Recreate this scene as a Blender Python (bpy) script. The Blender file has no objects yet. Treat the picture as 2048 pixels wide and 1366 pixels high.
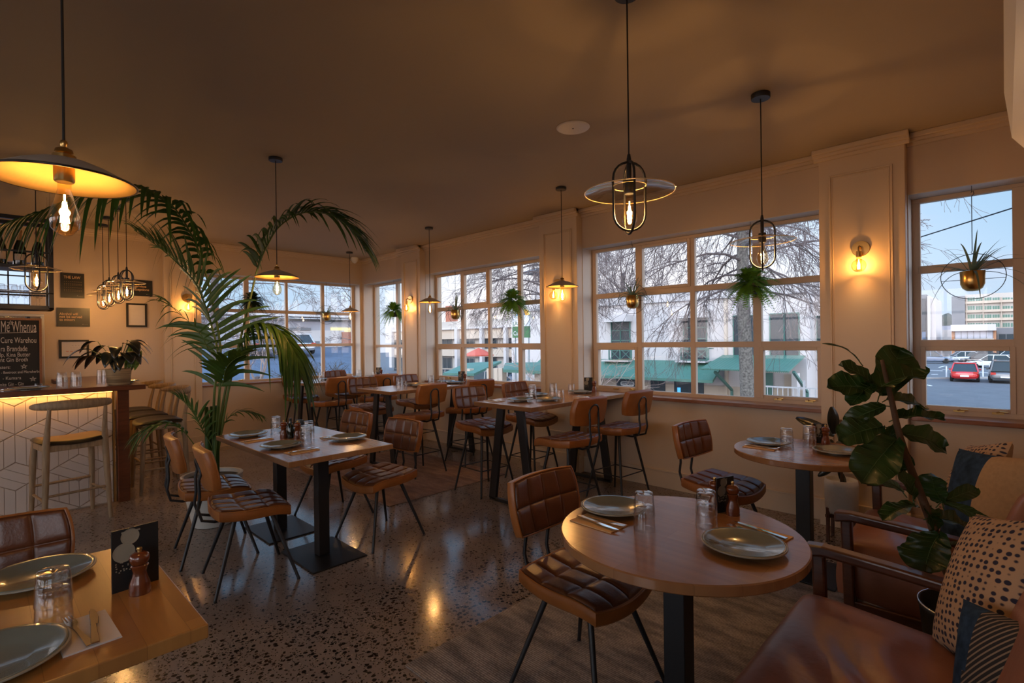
import bpy, bmesh, math, random
from mathutils import Vector, Matrix
import numpy as np
PI = math.pi
R_ = math.radians
S = bpy.context.scene
COL = S.collection
# ------------------------------------------------------------------ camera
CAM_H = 1.45
F_PX = 1026.0
def cam_rows(yaw, pitch, roll):
    cy, sy, cp, sp, cr, sr = math.cos(yaw), math.sin(yaw), math.cos(pitch), math.sin(pitch), math.cos(roll), math.sin(roll)
    fw = Vector((-sy*cp, cy*cp, sp)); rt = Vector((cy, sy, 0)); up = rt.cross(fw)
    return cr*rt + sr*up, -(-sr*rt + cr*up), fw
RX, RY, RZ = cam_rows(R_(43.88), R_(-.05), R_(-.73))
cam = bpy.data.objects.new('camera', bpy.data.cameras.new('camera'))
COL.objects.link(cam)
cam.data.sensor_width = 36; cam.data.lens = F_PX/2048*36; cam.data.clip_start = .03; cam.data.clip_end = 600
up_, bk_ = -RY, -RZ
cam.matrix_world = Matrix(((RX.x, up_.x, bk_.x, 0), (RX.y, up_.y, bk_.y, 0), (RX.z, up_.z, bk_.z, CAM_H), (0, 0, 0, 1)))
S.camera = cam
def ray(u, v): return RX*((u-1024)/F_PX) + RY*((v-683)/F_PX) + RZ
def Pz(u, v, z): d = ray(u, v); return Vector((0, 0, CAM_H)) + d*((z-CAM_H)/d.z)
def Py(u, v, y): d = ray(u, v); return Vector((0, 0, CAM_H)) + d*(y/d.y)
def Px(u, v, x): d = ray(u, v); return Vector((0, 0, CAM_H)) + d*(x/d.x)
# ------------------------------------------------------------------ render look
S.view_settings.view_transform = 'Standard'; S.view_settings.look = 'None'
S.view_settings.gamma = 1; S.view_settings.use_curve_mapping = False
S.view_settings.exposure = 0.40
S.cycles.use_denoising = True
S.cycles.max_bounces = 8; S.cycles.diffuse_bounces = 4; S.cycles.glossy_bounces = 4
S.cycles.transparent_max_bounces = 24; S.cycles.transmission_bounces = 4
S.cycles.sample_clamp_indirect = 4; S.cycles.caustics_reflective = False; S.cycles.caustics_refractive = False
# ------------------------------------------------------------------ world (dusk sky)
W = bpy.data.worlds.new('world'); S.world = W; W.use_nodes = True
nt = W.node_tree; nt.nodes.clear()
def WN(t, **k):
    n = nt.nodes.new(t)
    for a, b in k.items(): setattr(n, a, b)
    return n
out = WN('ShaderNodeOutputWorld'); bg = WN('ShaderNodeBackground'); nt.links.new(bg.outputs[0], out.inputs[0])
tc = WN('ShaderNodeTexCoord'); sx = WN('ShaderNodeSeparateXYZ'); nt.links.new(tc.outputs['Generated'], sx.inputs[0])
rp = WN('ShaderNodeValToRGB')
for i, (p, c) in enumerate(((0.0, (.62, .60, .64)), (.12, (.55, .60, .68)), (.38, (.30, .46, .62)), (.9, (.16, .30, .56)))):
    e = rp.color_ramp.elements[i] if i < 2 else rp.color_ramp.elements.new(p)
    e.position = p; e.color = (*c, 1)
nt.links.new(sx.outputs['Z'], rp.inputs[0])
# the western side (-X) is darker and bluer, the north side (+Y, -X) palest
rp2 = WN('ShaderNodeValToRGB')
dotn = WN('ShaderNodeVectorMath', operation='DOT_PRODUCT'); dotn.inputs[1].default_value = Vector((-.55, .84, 0)).normalized()
nt.links.new(tc.outputs['Generated'], dotn.inputs[0])
rp2.color_ramp.elements[0].position = .80; rp2.color_ramp.elements[0].color = (.50, .66, .76, 1)
rp2.color_ramp.elements[1].position = .975; rp2.color_ramp.elements[1].color = (1.25, 1.12, 1.04, 1)
e = rp2.color_ramp.elements.new(.90); e.color = (.68, .78, .86, 1)
nt.links.new(dotn.outputs['Value'], rp2.inputs[0])
e = rp2.color_ramp.elements.new(0.0); e.color = (4.2, 3.6, 3.2, 1)  # sky behind the camera raised as unseen fill
e = rp2.color_ramp.elements.new(.35); e.color = (.9, .95, 1.05, 1)
mx = WN('ShaderNodeMix', data_type='RGBA', blend_type='MULTIPLY'); mx.inputs[0].default_value = 1
nt.links.new(rp.outputs[0], mx.inputs[6]); nt.links.new(rp2.outputs[0], mx.inputs[7])
mp = WN('ShaderNodeMapping'); mp.inputs['Scale'].default_value = (2.2, 2.2, 9); nt.links.new(tc.outputs['Generated'], mp.inputs[0])
nz = WN('ShaderNodeTexNoise'); nz.inputs['Scale'].default_value = 1.6; nz.inputs['Detail'].default_value = 5; nt.links.new(mp.outputs[0], nz.inputs[0])
cr = WN('ShaderNodeValToRGB'); cr.color_ramp.elements[0].position = .56; cr.color_ramp.elements[0].color = (0, 0, 0, 1)
cr.color_ramp.elements[1].position = .74; cr.color_ramp.elements[1].color = (.6, .6, .6, 1); nt.links.new(nz.outputs[0], cr.inputs[0])
mc = WN('ShaderNodeMix', data_type='RGBA'); nt.links.new(cr.outputs[0], mc.inputs[0]); nt.links.new(mx.outputs[2], mc.inputs[6])
mc.inputs[7].default_value = (.42, .42, .5, 1)
nt.links.new(mc.outputs[2], bg.inputs[0]); bg.inputs[1].default_value = 1.52
sun = bpy.data.objects.new('sun', bpy.data.lights.new('sun', 'SUN')); COL.objects.link(sun)
sun.data.energy = .85; sun.data.angle = R_(25); sun.data.color = (1, .86, .8)
sun.rotation_euler = Vector((.04, -.80, .5)).to_track_quat('Z', 'Y').to_euler()
BULB_W = 1.8   # multiplies every bulb
# ------------------------------------------------------------------ materials
MATS = {}
def NM(name):
    m = bpy.data.materials.new(name); m.use_nodes = True; MATS[name] = m
    t = m.node_tree; b = t.nodes['Principled BSDF']; return m, t, b
def pbr(name, col, rough=.6, metal=0, spec=.5, noise=None, bump=None, coat=0, emit=None):
    """noise=(scale, dark multiplier, (sx,sy,sz)); bump=(scale, strength)"""
    m, t, b = NM(name)
    b.inputs['Base Color'].default_value = (*col, 1); b.inputs['Roughness'].default_value = rough
    b.inputs['Metallic'].default_value = metal; b.inputs['Specular IOR Level'].default_value = spec
    b.inputs['Coat Weight'].default_value = coat
    if emit: b.inputs['Emission Color'].default_value = (*emit[0], 1); b.inputs['Emission Strength'].default_value = emit[1]
    if noise or bump:
        tcn = t.nodes.new('ShaderNodeTexCoord')
    if noise:
        mpn = t.nodes.new('ShaderNodeMapping'); mpn.inputs['Scale'].default_value = noise[2] if len(noise) > 2 else (1, 1, 1)
        t.links.new(tcn.outputs['Object'], mpn.inputs[0])
        n = t.nodes.new('ShaderNodeTexNoise'); n.inputs['Scale'].default_value = noise[0]; n.inputs['Detail'].default_value = 6
        t.links.new(mpn.outputs[0], n.inputs[0])
        r = t.nodes.new('ShaderNodeValToRGB'); r.color_ramp.elements[0].position = .3; r.color_ramp.elements[1].position = .7
        r.color_ramp.elements[0].color = (*[c*noise[1] for c in col], 1); r.color_ramp.elements[1].color = (*col, 1)
        t.links.new(n.outputs[0], r.inputs[0]); t.links.new(r.outputs[0], b.inputs['Base Color'])
    if bump:
        n2 = t.nodes.new('ShaderNodeTexNoise'); n2.inputs['Scale'].default_value = bump[0]; n2.inputs['Detail'].default_value = 4
        t.links.new(tcn.outputs['Object'], n2.inputs[0])
        bp = t.nodes.new('ShaderNodeBump'); bp.inputs['Strength'].default_value = bump[1]; bp.inputs['Distance'].default_value = .01
        t.links.new(n2.outputs[0], bp.inputs['Height']); t.links.new(bp.outputs[0], b.inputs['Normal'])
    return m
def thin_glass(name, tint=(1, 1, 1), rough=.0, boost=1.0, ior=1.45, pw_=5):
    m = bpy.data.materials.new(name); m.use_nodes = True; t = m.node_tree; t.nodes.clear()
    o = t.nodes.new('ShaderNodeOutputMaterial'); mix = t.nodes.new('ShaderNodeMixShader')
    tr = t.nodes.new('ShaderNodeBsdfTransparent'); tr.inputs[0].default_value = (*tint, 1)
    gl = t.nodes.new('ShaderNodeBsdfGlossy'); gl.inputs['Roughness'].default_value = rough
    lw = t.nodes.new('ShaderNodeLayerWeight'); lw.inputs[0].default_value = .5
    pw = t.nodes.new('ShaderNodeMath'); pw.operation = 'POWER'; pw.inputs[1].default_value = pw_; t.links.new(lw.outputs['Facing'], pw.inputs[0])
    f0 = ((ior-1)/(ior+1))**2*boost
    mu = t.nodes.new('ShaderNodeMath'); mu.operation = 'MULTIPLY_ADD'; mu.inputs[1].default_value = (1-f0)*min(1, boost)*.8; mu.inputs[2].default_value = f0; mu.use_clamp = True
    t.links.new(pw.outputs[0], mu.inputs[0]); t.links.new(mu.outputs[0], mix.inputs[0])
    t.links.new(tr.outputs[0], mix.inputs[1]); t.links.new(gl.outputs[0], mix.inputs[2]); t.links.new(mix.outputs[0], o.inputs[0])
    MATS[name] = m; return m
def emis(name, col, s):
    m = bpy.data.materials.new(name); m.use_nodes = True; t = m.node_tree; t.nodes.clear()
    o = t.nodes.new('ShaderNodeOutputMaterial'); e = t.nodes.new('ShaderNodeEmission')
    e.inputs[0].default_value = (*col, 1); e.inputs[1].default_value = s; t.links.new(e.outputs[0], o.inputs[0]); MATS[name] = m; return m
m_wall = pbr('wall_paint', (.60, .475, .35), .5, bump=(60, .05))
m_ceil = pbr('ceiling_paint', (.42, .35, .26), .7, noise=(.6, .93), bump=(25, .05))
m_trim = pbr('trim_paint', (.62, .50, .37), .45)
m_reveal = pbr('reveal_paint', (.64, .58, .50), .5)
m_frame = pbr('window_frame_paint', (.60, .47, .35), .45)
m_sill = pbr('sill_wood', (.30, .12, .05), .3, noise=(9, .6, (1, 12, 12)), coat=.3)
m_black = pbr('black_metal', (.012, .013, .016), .42, spec=.5)
m_satin = pbr('black_plate', (.008, .010, .014), .42, spec=.35)
m_oaktop = None
m_brass = pbr('brass', (.62, .40, .14), .28, metal=1)
m_steel = pbr('steel', (.75, .75, .76), .18, metal=1)
m_chrome = pbr('chrome', (.8, .8, .8), .08, metal=1)
m_cord = pbr('cord', (.01, .01, .01), .7)
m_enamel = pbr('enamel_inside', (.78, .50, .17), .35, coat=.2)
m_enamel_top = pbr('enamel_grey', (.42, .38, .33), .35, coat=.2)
m_rim = pbr('enamel_rim', (.02, .015, .015), .3)
m_bulb = thin_glass('bulb_glass', (1, .87, .66), .02, 1.0, 1.7, 2.4)
m_glass = thin_glass('pane_glass', (.96, .97, .98), 0, 1.0, 1.35)
m_tumbler = thin_glass('tumbler_glass', (.975, .98, .985), .01, 1.7, 1.5, 3.0)
m_disc = thin_glass('glass_disc', (.95, .95, .94), .02, 1.0, 1.7, 4)
m_discglint = pbr('disc_edge_glint', (.85, .66, .40), .2, coat=.5)
m_fil = emis('filament_glow', (1, .62, .22), 60)
m_led = emis('led_strip_glow', (1, .45, .08), 6)
m_plate = pbr('plate_glaze', (.15, .17, .15), .20, coat=.5, noise=(14, .9))
m_plate_rim = pbr('plate_edge', (.26, .24, .19), .3)
m_kraft = pbr('kraft_napkin', (.66, .42, .20), .8)
m_white = pbr('white_plastic', (.75, .73, .70), .4)
m_mill = pbr('mill_wood', (.16, .04, .013), .22, noise=(20, .6, (1, 1, .2)), coat=.5)
m_tan = pbr('tan_leather', (.36, .125, .028), .36, noise=(9, .7), bump=(120, .08))
m_tan_dull = pbr('tan_leather_dulled', (.125, .042, .017), .30, noise=(12, .75), bump=(120, .08))  # tan leather, browned in its colour for how reflections darken it
m_arm_leather = pbr('armchair_leather', (.31, .125, .075), .36, noise=(5, .7), bump=(14, .25))
m_walnut = pbr('walnut_wood', (.11, .035, .014), .35, noise=(8, .55, (1, 10, 10)), coat=.15)
m_barwood = pbr('bar_wood', (.15, .042, .014), .32, noise=(6, .6, (10, 1, 10)), coat=.2)
m_pale = pbr('weathered_oak', (.36, .245, .14), .6, noise=(7, .55, (8, 8, 1)))
m_blackseat = pbr('black_leather', (.012, .010, .009), .42, spec=.35, bump=(80, .06))
m_tanseat = pbr('tan_pad_leather', (.26, .15, .07), .5)  # tan colour stands for LED glow on the black leather
m_tile = pbr('tile_glaze', (.62, .55, .50), .3, coat=.2, noise=(3, .93))
m_grout = pbr('grout', (.36, .28, .21), .9)
m_soil = pbr('soil', (.03, .02, .015), .95)
m_palm = pbr('palm_leaf', (.06, .15, .028), .42, noise=(8, .6))
m_palmstem = pbr('palm_stem', (.10, .16, .035), .45)
m_fern = pbr('fern_leaf', (.24, .52, .07), .5, noise=(18, .55))
m_fern_dark = pbr('fern_leaf_dark', (.03, .07, .015), .5, noise=(18, .55))
m_spider = pbr('spider_leaf', (.19, .28, .18), .45, noise=(10, .6))
m_fig = pbr('fig_leaf', (.028, .072, .016), .38, noise=(7, .6), coat=.1)
m_vein = pbr('fig_vein', (.07, .12, .04), .5)
def leafy(m, f):
    t_ = m.node_tree; pb = t_.nodes['Principled BSDF']; o_ = [n for n in t_.nodes if n.type == 'OUTPUT_MATERIAL'][0]
    tl = t_.nodes.new('ShaderNodeBsdfTranslucent'); mi = t_.nodes.new('ShaderNodeMixShader'); mi.inputs[0].default_value = f
    lk = pb.inputs['Base Color'].links
    if lk: t_.links.new(lk[0].from_socket, tl.inputs[0])
    else: tl.inputs[0].default_value = pb.inputs['Base Color'].default_value
    t_.links.new(pb.outputs[0], mi.inputs[1]); t_.links.new(tl.outputs[0], mi.inputs[2]); t_.links.new(mi.outputs[0], o_.inputs[0])
for m_, f_ in ((m_palm, .35), (m_fern, .45), (m_fern_dark, .3), (m_spider, .3), (m_fig, .3)): leafy(m_, f_)
m_figstem = pbr('fig_bark', (.10, .055, .03), .8)
m_rubber = pbr('rubber_leaf', (.012, .016, .012), .3, coat=.3)
m_potwhite = pbr('pot_white', (.55, .52, .47), .7, bump=(30, .4))
m_potblue = pbr('pot_soil_blue', (.05, .055, .06), .8)
m_basket = pbr('woven_basket', (.42, .29, .15), .8, noise=(5, .55, (1, 1, 30)))
m_card = pbr('card_black', (.012, .014, .016), .35)
m_paper = pbr('paper_white', (.62, .56, .52), .8)
m_signtext = pbr('sign_text_tan', (.62, .40, .22), .7)
m_chalkboard = pbr('chalkboard_black', (.010, .009, .008), .7)
m_chalk = pbr('chalk', (.55, .50, .45), .9)
m_shelfsteel = pbr('shelf_steel', (.016, .022, .034), .35)
m_bottle = pbr('dark_bottle', (.006, .012, .006), .08, spec=.7)
m_gfoil = pbr('gold_foil', (.55, .36, .16), .35, metal=1)
m_label = pbr('bottle_label', (.50, .40, .32), .7)
m_mirror = pbr('mirror', (.8, .82, .85), .03, metal=1)
m_silver = pbr('silver_frame', (.50, .48, .48), .35, metal=.6)
m_black_plastic = pbr('black_plastic', (.01, .01, .01), .3)
def wood_top(name, c1, c2, stave=.09, length=.55, rough=.3):
    m, t, b = NM(name)
    tcn = t.nodes.new('ShaderNodeTexCoord'); mpn = t.nodes.new('ShaderNodeMapping'); t.links.new(tcn.outputs['Object'], mpn.inputs[0])
    br = t.nodes.new('ShaderNodeTexBrick'); t.links.new(mpn.outputs[0], br.inputs[0])
    br.inputs['Color1'].default_value = (*c1, 1); br.inputs['Color2'].default_value = (*c2, 1)
    br.inputs['Mortar'].default_value = (*[x*.75 for x in c2], 1); br.inputs['Scale'].default_value = 1
    br.inputs['Mortar Size'].default_value = .0006; br.inputs['Brick Width'].default_value = length; br.inputs['Row Height'].default_value = stave
    br.offset = .37
    n = t.nodes.new('ShaderNodeTexNoise'); m2 = t.nodes.new('ShaderNodeMapping'); m2.inputs['Scale'].default_value = (3, 40, 3)
    t.links.new(tcn.outputs['Object'], m2.inputs[0]); t.links.new(m2.outputs[0], n.inputs[0]); n.inputs['Scale'].default_value = 1; n.inputs['Detail'].default_value = 6
    mm = t.nodes.new('ShaderNodeMix'); mm.data_type = 'RGBA'; mm.blend_type = 'MULTIPLY'; mm.inputs[0].default_value = .35
    t.links.new(br.outputs[0], mm.inputs[6]); t.links.new(n.outputs[0], mm.inputs[7]); t.links.new(mm.outputs[2], b.inputs['Base Color'])
    b.inputs['Roughness'].default_value = rough; b.inputs['Coat Weight'].default_value = .15; b.inputs['Coat Roughness'].default_value = .25
    return m
m_top = wood_top('table_wood', (.42, .215, .095), (.34, .16, .065), rough=.21)
m_topy = wood_top('table_wood_warm', (.46, .21, .055), (.36, .15, .04))
_za, _zb = Pz(600, 1230, 0), Pz(1010, 1110, 0); _d = (_zb-_za).normalized(); ZN = (_d.y, -_d.x, _za.x*_d.y-_za.y*_d.x)   # line in the floor past which the aggregate is ground coarser
def terrazzo():
    m, t, b = NM('polished_concrete')
    tcn = t.nodes.new('ShaderNodeTexCoord'); src = tcn.outputs['Object']
    n = t.nodes.new('ShaderNodeTexNoise'); n.inputs['Scale'].default_value = 1.3; n.inputs['Detail'].default_value = 5; t.links.new(src, n.inputs[0])
    base = t.nodes.new('ShaderNodeValToRGB'); base.color_ramp.elements[0].color = (.17, .14, .125, 1); base.color_ramp.elements[1].color = (.29, .24, .21, 1)
    base.color_ramp.elements[0].position = .3; base.color_ramp.elements[1].position = .7; t.links.new(n.outputs[0], base.inputs[0])
    # noise warp for irregular chips
    nw = t.nodes.new('ShaderNodeTexNoise'); nw.inputs['Scale'].default_value = 45; t.links.new(src, nw.inputs[0])
    mxv = t.nodes.new('ShaderNodeMix'); mxv.data_type = 'VECTOR'; mxv.inputs[0].default_value = .018
    t.links.new(src, mxv.inputs[4]); t.links.new(nw.outputs['Color'], mxv.inputs[5])
    cur = base.outputs[0]
    for sc, th, colr, cut in ((38, .36, (.016, .013, .012), .40), (90, .32, (.025, .02, .018), .42), (60, .22, (.42, .36, .30), .80)):
        v = t.nodes.new('ShaderNodeTexVoronoi'); v.inputs['Scale'].default_value = sc; t.links.new(mxv.outputs[1], v.inputs[0])
        lt = t.nodes.new('ShaderNodeMath'); lt.operation = 'LESS_THAN'; t.links.new(v.outputs['Distance'], lt.inputs[0])
        dt = t.nodes.new('ShaderNodeVectorMath'); dt.operation = 'DOT_PRODUCT'; dt.inputs[1].default_value = (ZN[0], ZN[1], 0); t.links.new(src, dt.inputs[0])
        zr_ = t.nodes.new('ShaderNodeMapRange'); zr_.inputs[1].default_value = ZN[2]-.02; zr_.inputs[2].default_value = ZN[2]+.02; zr_.inputs[3].default_value = th*.78; zr_.inputs[4].default_value = th*1.08
        t.links.new(dt.outputs['Value'], zr_.inputs[0]); t.links.new(zr_.outputs[0], lt.inputs[1])
        sp = t.nodes.new('ShaderNodeSeparateColor'); t.links.new(v.outputs['Color'], sp.inputs[0])
        g = t.nodes.new('ShaderNodeMath'); g.operation = 'GREATER_THAN'; g.inputs[1].default_value = cut; t.links.new(sp.outputs[0], g.inputs[0])
        mu = t.nodes.new('ShaderNodeMath'); mu.operation = 'MULTIPLY'; t.links.new(lt.outputs[0], mu.inputs[0]); t.links.new(g.outputs[0], mu.inputs[1])
        mi = t.nodes.new('ShaderNodeMix'); mi.data_type = 'RGBA'; t.links.new(mu.outputs[0], mi.inputs[0]); t.links.new(cur, mi.inputs[6])
        mi.inputs[7].default_value = (*colr, 1); cur = mi.outputs[2]
    t.links.new(cur, b.inputs['Base Color'])
    n3 = t.nodes.new('ShaderNodeTexNoise'); n3.inputs['Scale'].default_value = 2.2; n3.inputs['Detail'].default_value = 4; t.links.new(src, n3.inputs[0])
    rr = t.nodes.new('ShaderNodeMapRange'); rr.inputs[3].default_value = .07; rr.inputs[4].default_value = .20; t.links.new(n3.outputs[0], rr.inputs[0])
    t.links.new(rr.outputs[0], b.inputs['Roughness'])
    b.inputs['Specular IOR Level'].default_value = .5
    return m
m_floor = terrazzo()
def rug_mat(name, c1, c2, sc=90):
    m, t, b = NM(name)
    tcn = t.nodes.new('ShaderNodeTexCoord'); src = tcn.outputs['Object']
    mpn = t.nodes.new('ShaderNodeMapping'); mpn.inputs['Scale'].default_value = (2.2, 7, 1); t.links.new(src, mpn.inputs[0])
    n = t.nodes.new('ShaderNodeTexNoise'); n.inputs['Scale'].default_value = 2.2; n.inputs['Detail'].default_value = 8; t.links.new(mpn.outputs[0], n.inputs[0])
    r = t.nodes.new('ShaderNodeValToRGB'); r.color_ramp.elements[0].position = .38; r.color_ramp.elements[1].position = .62
    r.color_ramp.elements[0].color = (*c1, 1); r.color_ramp.elements[1].color = (*c2, 1); t.links.new(n.outputs[0], r.inputs[0])
    w = t.nodes.new('ShaderNodeTexWave'); w.wave_type = 'BANDS'; w.bands_direction = 'Y'; w.inputs['Scale'].default_value = sc*.35; w.inputs['Distortion'].default_value = 1.5
    w.inputs['Detail Scale'].default_value = 20; t.links.new(src, w.inputs[0])
    w2 = t.nodes.new('ShaderNodeTexVoronoi'); w2.inputs['Scale'].default_value = sc; t.links.new(src, w2.inputs[0])
    ad = t.nodes.new('ShaderNodeMath'); ad.operation = 'MULTIPLY'; t.links.new(w.outputs[0], ad.inputs[0]); t.links.new(w2.outputs[0], ad.inputs[1])
    mr = t.nodes.new('ShaderNodeMapRange'); mr.inputs[2].default_value = .5; mr.inputs[3].default_value = .62; mr.inputs[4].default_value = 1.25
    t.links.new(ad.outputs[0], mr.inputs[0])
    mm = t.nodes.new('ShaderNodeMix'); mm.data_type = 'RGBA'; mm.blend_type = 'MULTIPLY'; mm.inputs[0].default_value = 1
    t.links.new(r.outputs[0], mm.inputs[6]); t.links.new(mr.outputs[0], mm.inputs[7]); t.links.new(mm.outputs[2], b.inputs['Base Color'])
    b.inputs['Roughness'].default_value = .95; b.inputs['Specular IOR Level'].default_value = .1
    bp = t.nodes.new('ShaderNodeBump'); bp.inputs['Strength'].default_value = .6; bp.inputs['Distance'].default_value = .004
    t.links.new(ad.outputs[0], bp.inputs['Height']); t.links.new(bp.outputs[0], b.inputs['Normal'])
    return m
m_rug_grey = rug_mat('rug_grey', (.21, .195, .19), (.40, .36, .33), 80)
m_rug_pink = rug_mat('rug_pink', (.24, .165, .14), (.33, .235, .195), 110)
def dots_mat(name, base, dot, sc):
    m, t, b = NM(name)
    tcn = t.nodes.new('ShaderNodeTexCoord'); mpn = t.nodes.new('ShaderNodeMapping'); mpn.inputs['Scale'].default_value = (sc*.8, sc*1.15, sc*.001)
    t.links.new(tcn.outputs['Object'], mpn.inputs[0])
    v = t.nodes.new('ShaderNodeTexVoronoi'); v.inputs['Scale'].default_value = 1; v.inputs['Randomness'].default_value = .35; t.links.new(mpn.outputs[0], v.inputs[0])
    r = t.nodes.new('ShaderNodeValToRGB'); r.color_ramp.elements[0].position = .30; r.color_ramp.elements[1].position = .38
    r.color_ramp.elements[0].color = (*dot, 1); r.color_ramp.elements[1].color = (*base, 1); t.links.new(v.outputs[0], r.inputs[0])
    t.links.new(r.outputs[0], b.inputs['Base Color']); b.inputs['Roughness'].default_value = .9; b.inputs['Specular IOR Level'].default_value = .1
    return m
m_dots = dots_mat('dotted_weave', (.46, .31, .20), (.035, .035, .06), 44)
m_denim = pbr('indigo_cloth', (.035, .07, .13), .9, noise=(25, .35), spec=.1)
m_cream = pbr('cream_linen', (.45, .30, .17), .9, noise=(60, .85), spec=.1)
def stripe_mat():
    m, t, b = NM('charcoal_stripe')
    tcn = t.nodes.new('ShaderNodeTexCoord'); mpn = t.nodes.new('ShaderNodeMapping'); mpn.inputs['Rotation'].default_value = (0, 0, .78); t.links.new(tcn.outputs['Object'], mpn.inputs[0])
    w = t.nodes.new('ShaderNodeTexWave'); w.inputs['Scale'].default_value = 26; t.links.new(mpn.outputs[0], w.inputs[0])
    r = t.nodes.new('ShaderNodeValToRGB'); r.color_ramp.elements[0].position = .68; r.color_ramp.elements[1].position = .8
    r.color_ramp.elements[0].color = (.018, .018, .022, 1); r.color_ramp.elements[1].color = (.25, .19, .14, 1); t.links.new(w.outputs[0], r.inputs[0])
    t.links.new(r.outputs[0], b.inputs['Base Color']); b.inputs['Roughness'].default_value = .95
    return m
m_stripe = stripe_mat()
# ------------------------------------------------------------------ mesh builder
class MB:
    def __init__(s): s.v = []; s.f = []; s.m = []; s.mi = 0
    def add(s, vs, fs):
        o = len(s.v); s.v.extend([tuple(v) for v in vs]); s.f.extend([tuple(i+o for i in f) for f in fs]); s.m.extend([s.mi]*len(fs)); return s
    def box(s, x0, x1, y0, y1, z0, z1, M=None):
        vs = [Vector((x, y, z)) for z in (z0, z1) for y in (y0, y1) for x in (x0, x1)]
        if M is not None: vs = [M @ v for v in vs]
        return s.add(vs, [(0, 2, 3, 1), (4, 5, 7, 6), (0, 1, 5, 4), (1, 3, 7, 5), (3, 2, 6, 7), (2, 0, 4, 6)])
    def bar(s, a, b, w, h, up=(0, 0, 1), w2=None, h2=None):
        a, b = Vector(a), Vector(b); d = (b-a).normalized(); u = Vector(up)
        if abs(d.dot(u)) > .98: u = Vector((1, 0, 0))
        r = d.cross(u).normalized(); u = r.cross(d).normalized(); w2 = w if w2 is None else w2; h2 = h if h2 is None else h2
        vs = [p + r*sx*ww/2 + u*sy*hh/2 for p, ww, hh in ((a, w, h), (b, w2, h2)) for sx, sy in ((-1, -1), (1, -1), (1, 1), (-1, 1))]
        return s.add(vs, [(0, 3, 2, 1), (4, 5, 6, 7), (0, 1, 5, 4), (1, 2, 6, 5), (2, 3, 7, 6), (3, 0, 4, 7)])
    def tube(s, pts, r, n=8, closed=False, caps=True, flat=1):
        pts = [Vector(p) for p in pts]; N = len(pts)
        rs = r if isinstance(r, (list, tuple)) else [r]*N
        t0 = (pts[1]-pts[0]).normalized(); u = Vector((0, 0, 1)) if abs(t0.z) < .9 else Vector((1, 0, 0))
        u = (u - t0*u.dot(t0)).normalized(); vs = []
        for i, p in enumerate(pts):
            if closed: t = (pts[(i+1) % N]-pts[i-1])
            else: t = pts[min(i+1, N-1)]-pts[max(i-1, 0)]
            if t.length < 1e-9: t = t0
            t.normalize(); u = (u - t*u.dot(t))
            if u.length < 1e-6: u = Vector((1, 0, 0)) - t*t.x
            u.normalize(); w = t.cross(u)
            for k in range(n):
                a = 2*PI*k/n; vs.append(p + (u*math.cos(a)+w*math.sin(a)*flat)*rs[i])
        fs = []
        for i in range(N if closed else N-1):
            j = (i+1) % N
            for k in range(n): fs.append((i*n+k, i*n+(k+1) % n, j*n+(k+1) % n, j*n+k))
        if caps and not closed: fs.append(tuple(reversed(range(n)))); fs.append(tuple(range((N-1)*n, N*n)))
        return s.add(vs, fs)
    def lathe(s, prof, n=24, c=(0, 0, 0), axis='z', M=None):
        vs = []; fs = []; idx = []
        for (r, z) in prof:
            if r < 1e-6: idx.append([len(vs)]); vs.append(Vector((0, 0, z)))
            else: idx.append(list(range(len(vs), len(vs)+n))); vs += [Vector((r*math.cos(2*PI*k/n), r*math.sin(2*PI*k/n), z)) for k in range(n)]
        for a, b in zip(idx, idx[1:]):
            for k in range(n):
                k2 = (k+1) % n
                if len(a) == 1 and len(b) == 1: continue
                if len(a) == 1: fs.append((a[0], b[k2], b[k]))
                elif len(b) == 1: fs.append((a[k], a[k2], b[0]))
                else: fs.append((a[k], a[k2], b[k2], b[k]))
        if M is not None: vs = [M @ v for v in vs]
        c = Vector(c); return s.add([v+c for v in vs], fs)
    def prism(s, poly, z0, z1, M=None):
        n = len(poly); vs = [Vector((x, y, z)) for z in (z0, z1) for x, y in poly]
        if M is not None: vs = [M @ v for v in vs]
        return s.add(vs, [tuple(reversed(range(n))), tuple(range(n, 2*n))] + [(i, (i+1) % n, n+(i+1) % n, n+i) for i in range(n)])
    def quad(s, *p): return s.add(p, [tuple(range(len(p)))])
    def grid(s, fn, nu, nv, flip=False):
        vs = [fn(i/nu, j/nv) for j in range(nv+1) for i in range(nu+1)]; fs = []
        for j in range(nv):
            for i in range(nu):
                a = j*(nu+1)+i; q = (a, a+1, a+nu+2, a+nu+1); fs.append(tuple(reversed(q)) if flip else q)
        return s.add(vs, fs)
    def build(s, name, mat, parent=None, smooth=False, bevel=0, solid=0, seg=2):
        me = bpy.data.meshes.new(name); me.from_pydata([tuple(v) for v in s.v], [], s.f); me.update()
        mats = mat if isinstance(mat, (list, tuple)) else [mat]
        for m in mats: me.materials.append(m)
        if len(mats) > 1: me.polygons.foreach_set('material_index', s.m)
        if smooth:
            me.polygons.foreach_set('use_smooth', [True]*len(me.polygons))
        o = bpy.data.objects.new(name, me); COL.objects.link(o)
        if smooth and smooth != 'all': 
            try: me.set_sharp_from_angle(angle=R_(smooth if smooth is not True else 38))
            except Exception: pass
        if bevel:
            b = o.modifiers.new('bevel', 'BEVEL'); b.width = bevel; b.segments = seg; b.limit_method = 'ANGLE'; b.angle_limit = R_(40)
        if solid:
            b = o.modifiers.new('thickness', 'SOLIDIFY'); b.thickness = solid
        if parent: o.parent = parent
        return o
def tag(o, label=None, cat=None, group=None, kind=None):
    if label: o['label'] = label
    if cat: o['category'] = cat
    if group: o['group'] = group
    if kind: o['kind'] = kind
    return o
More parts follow.
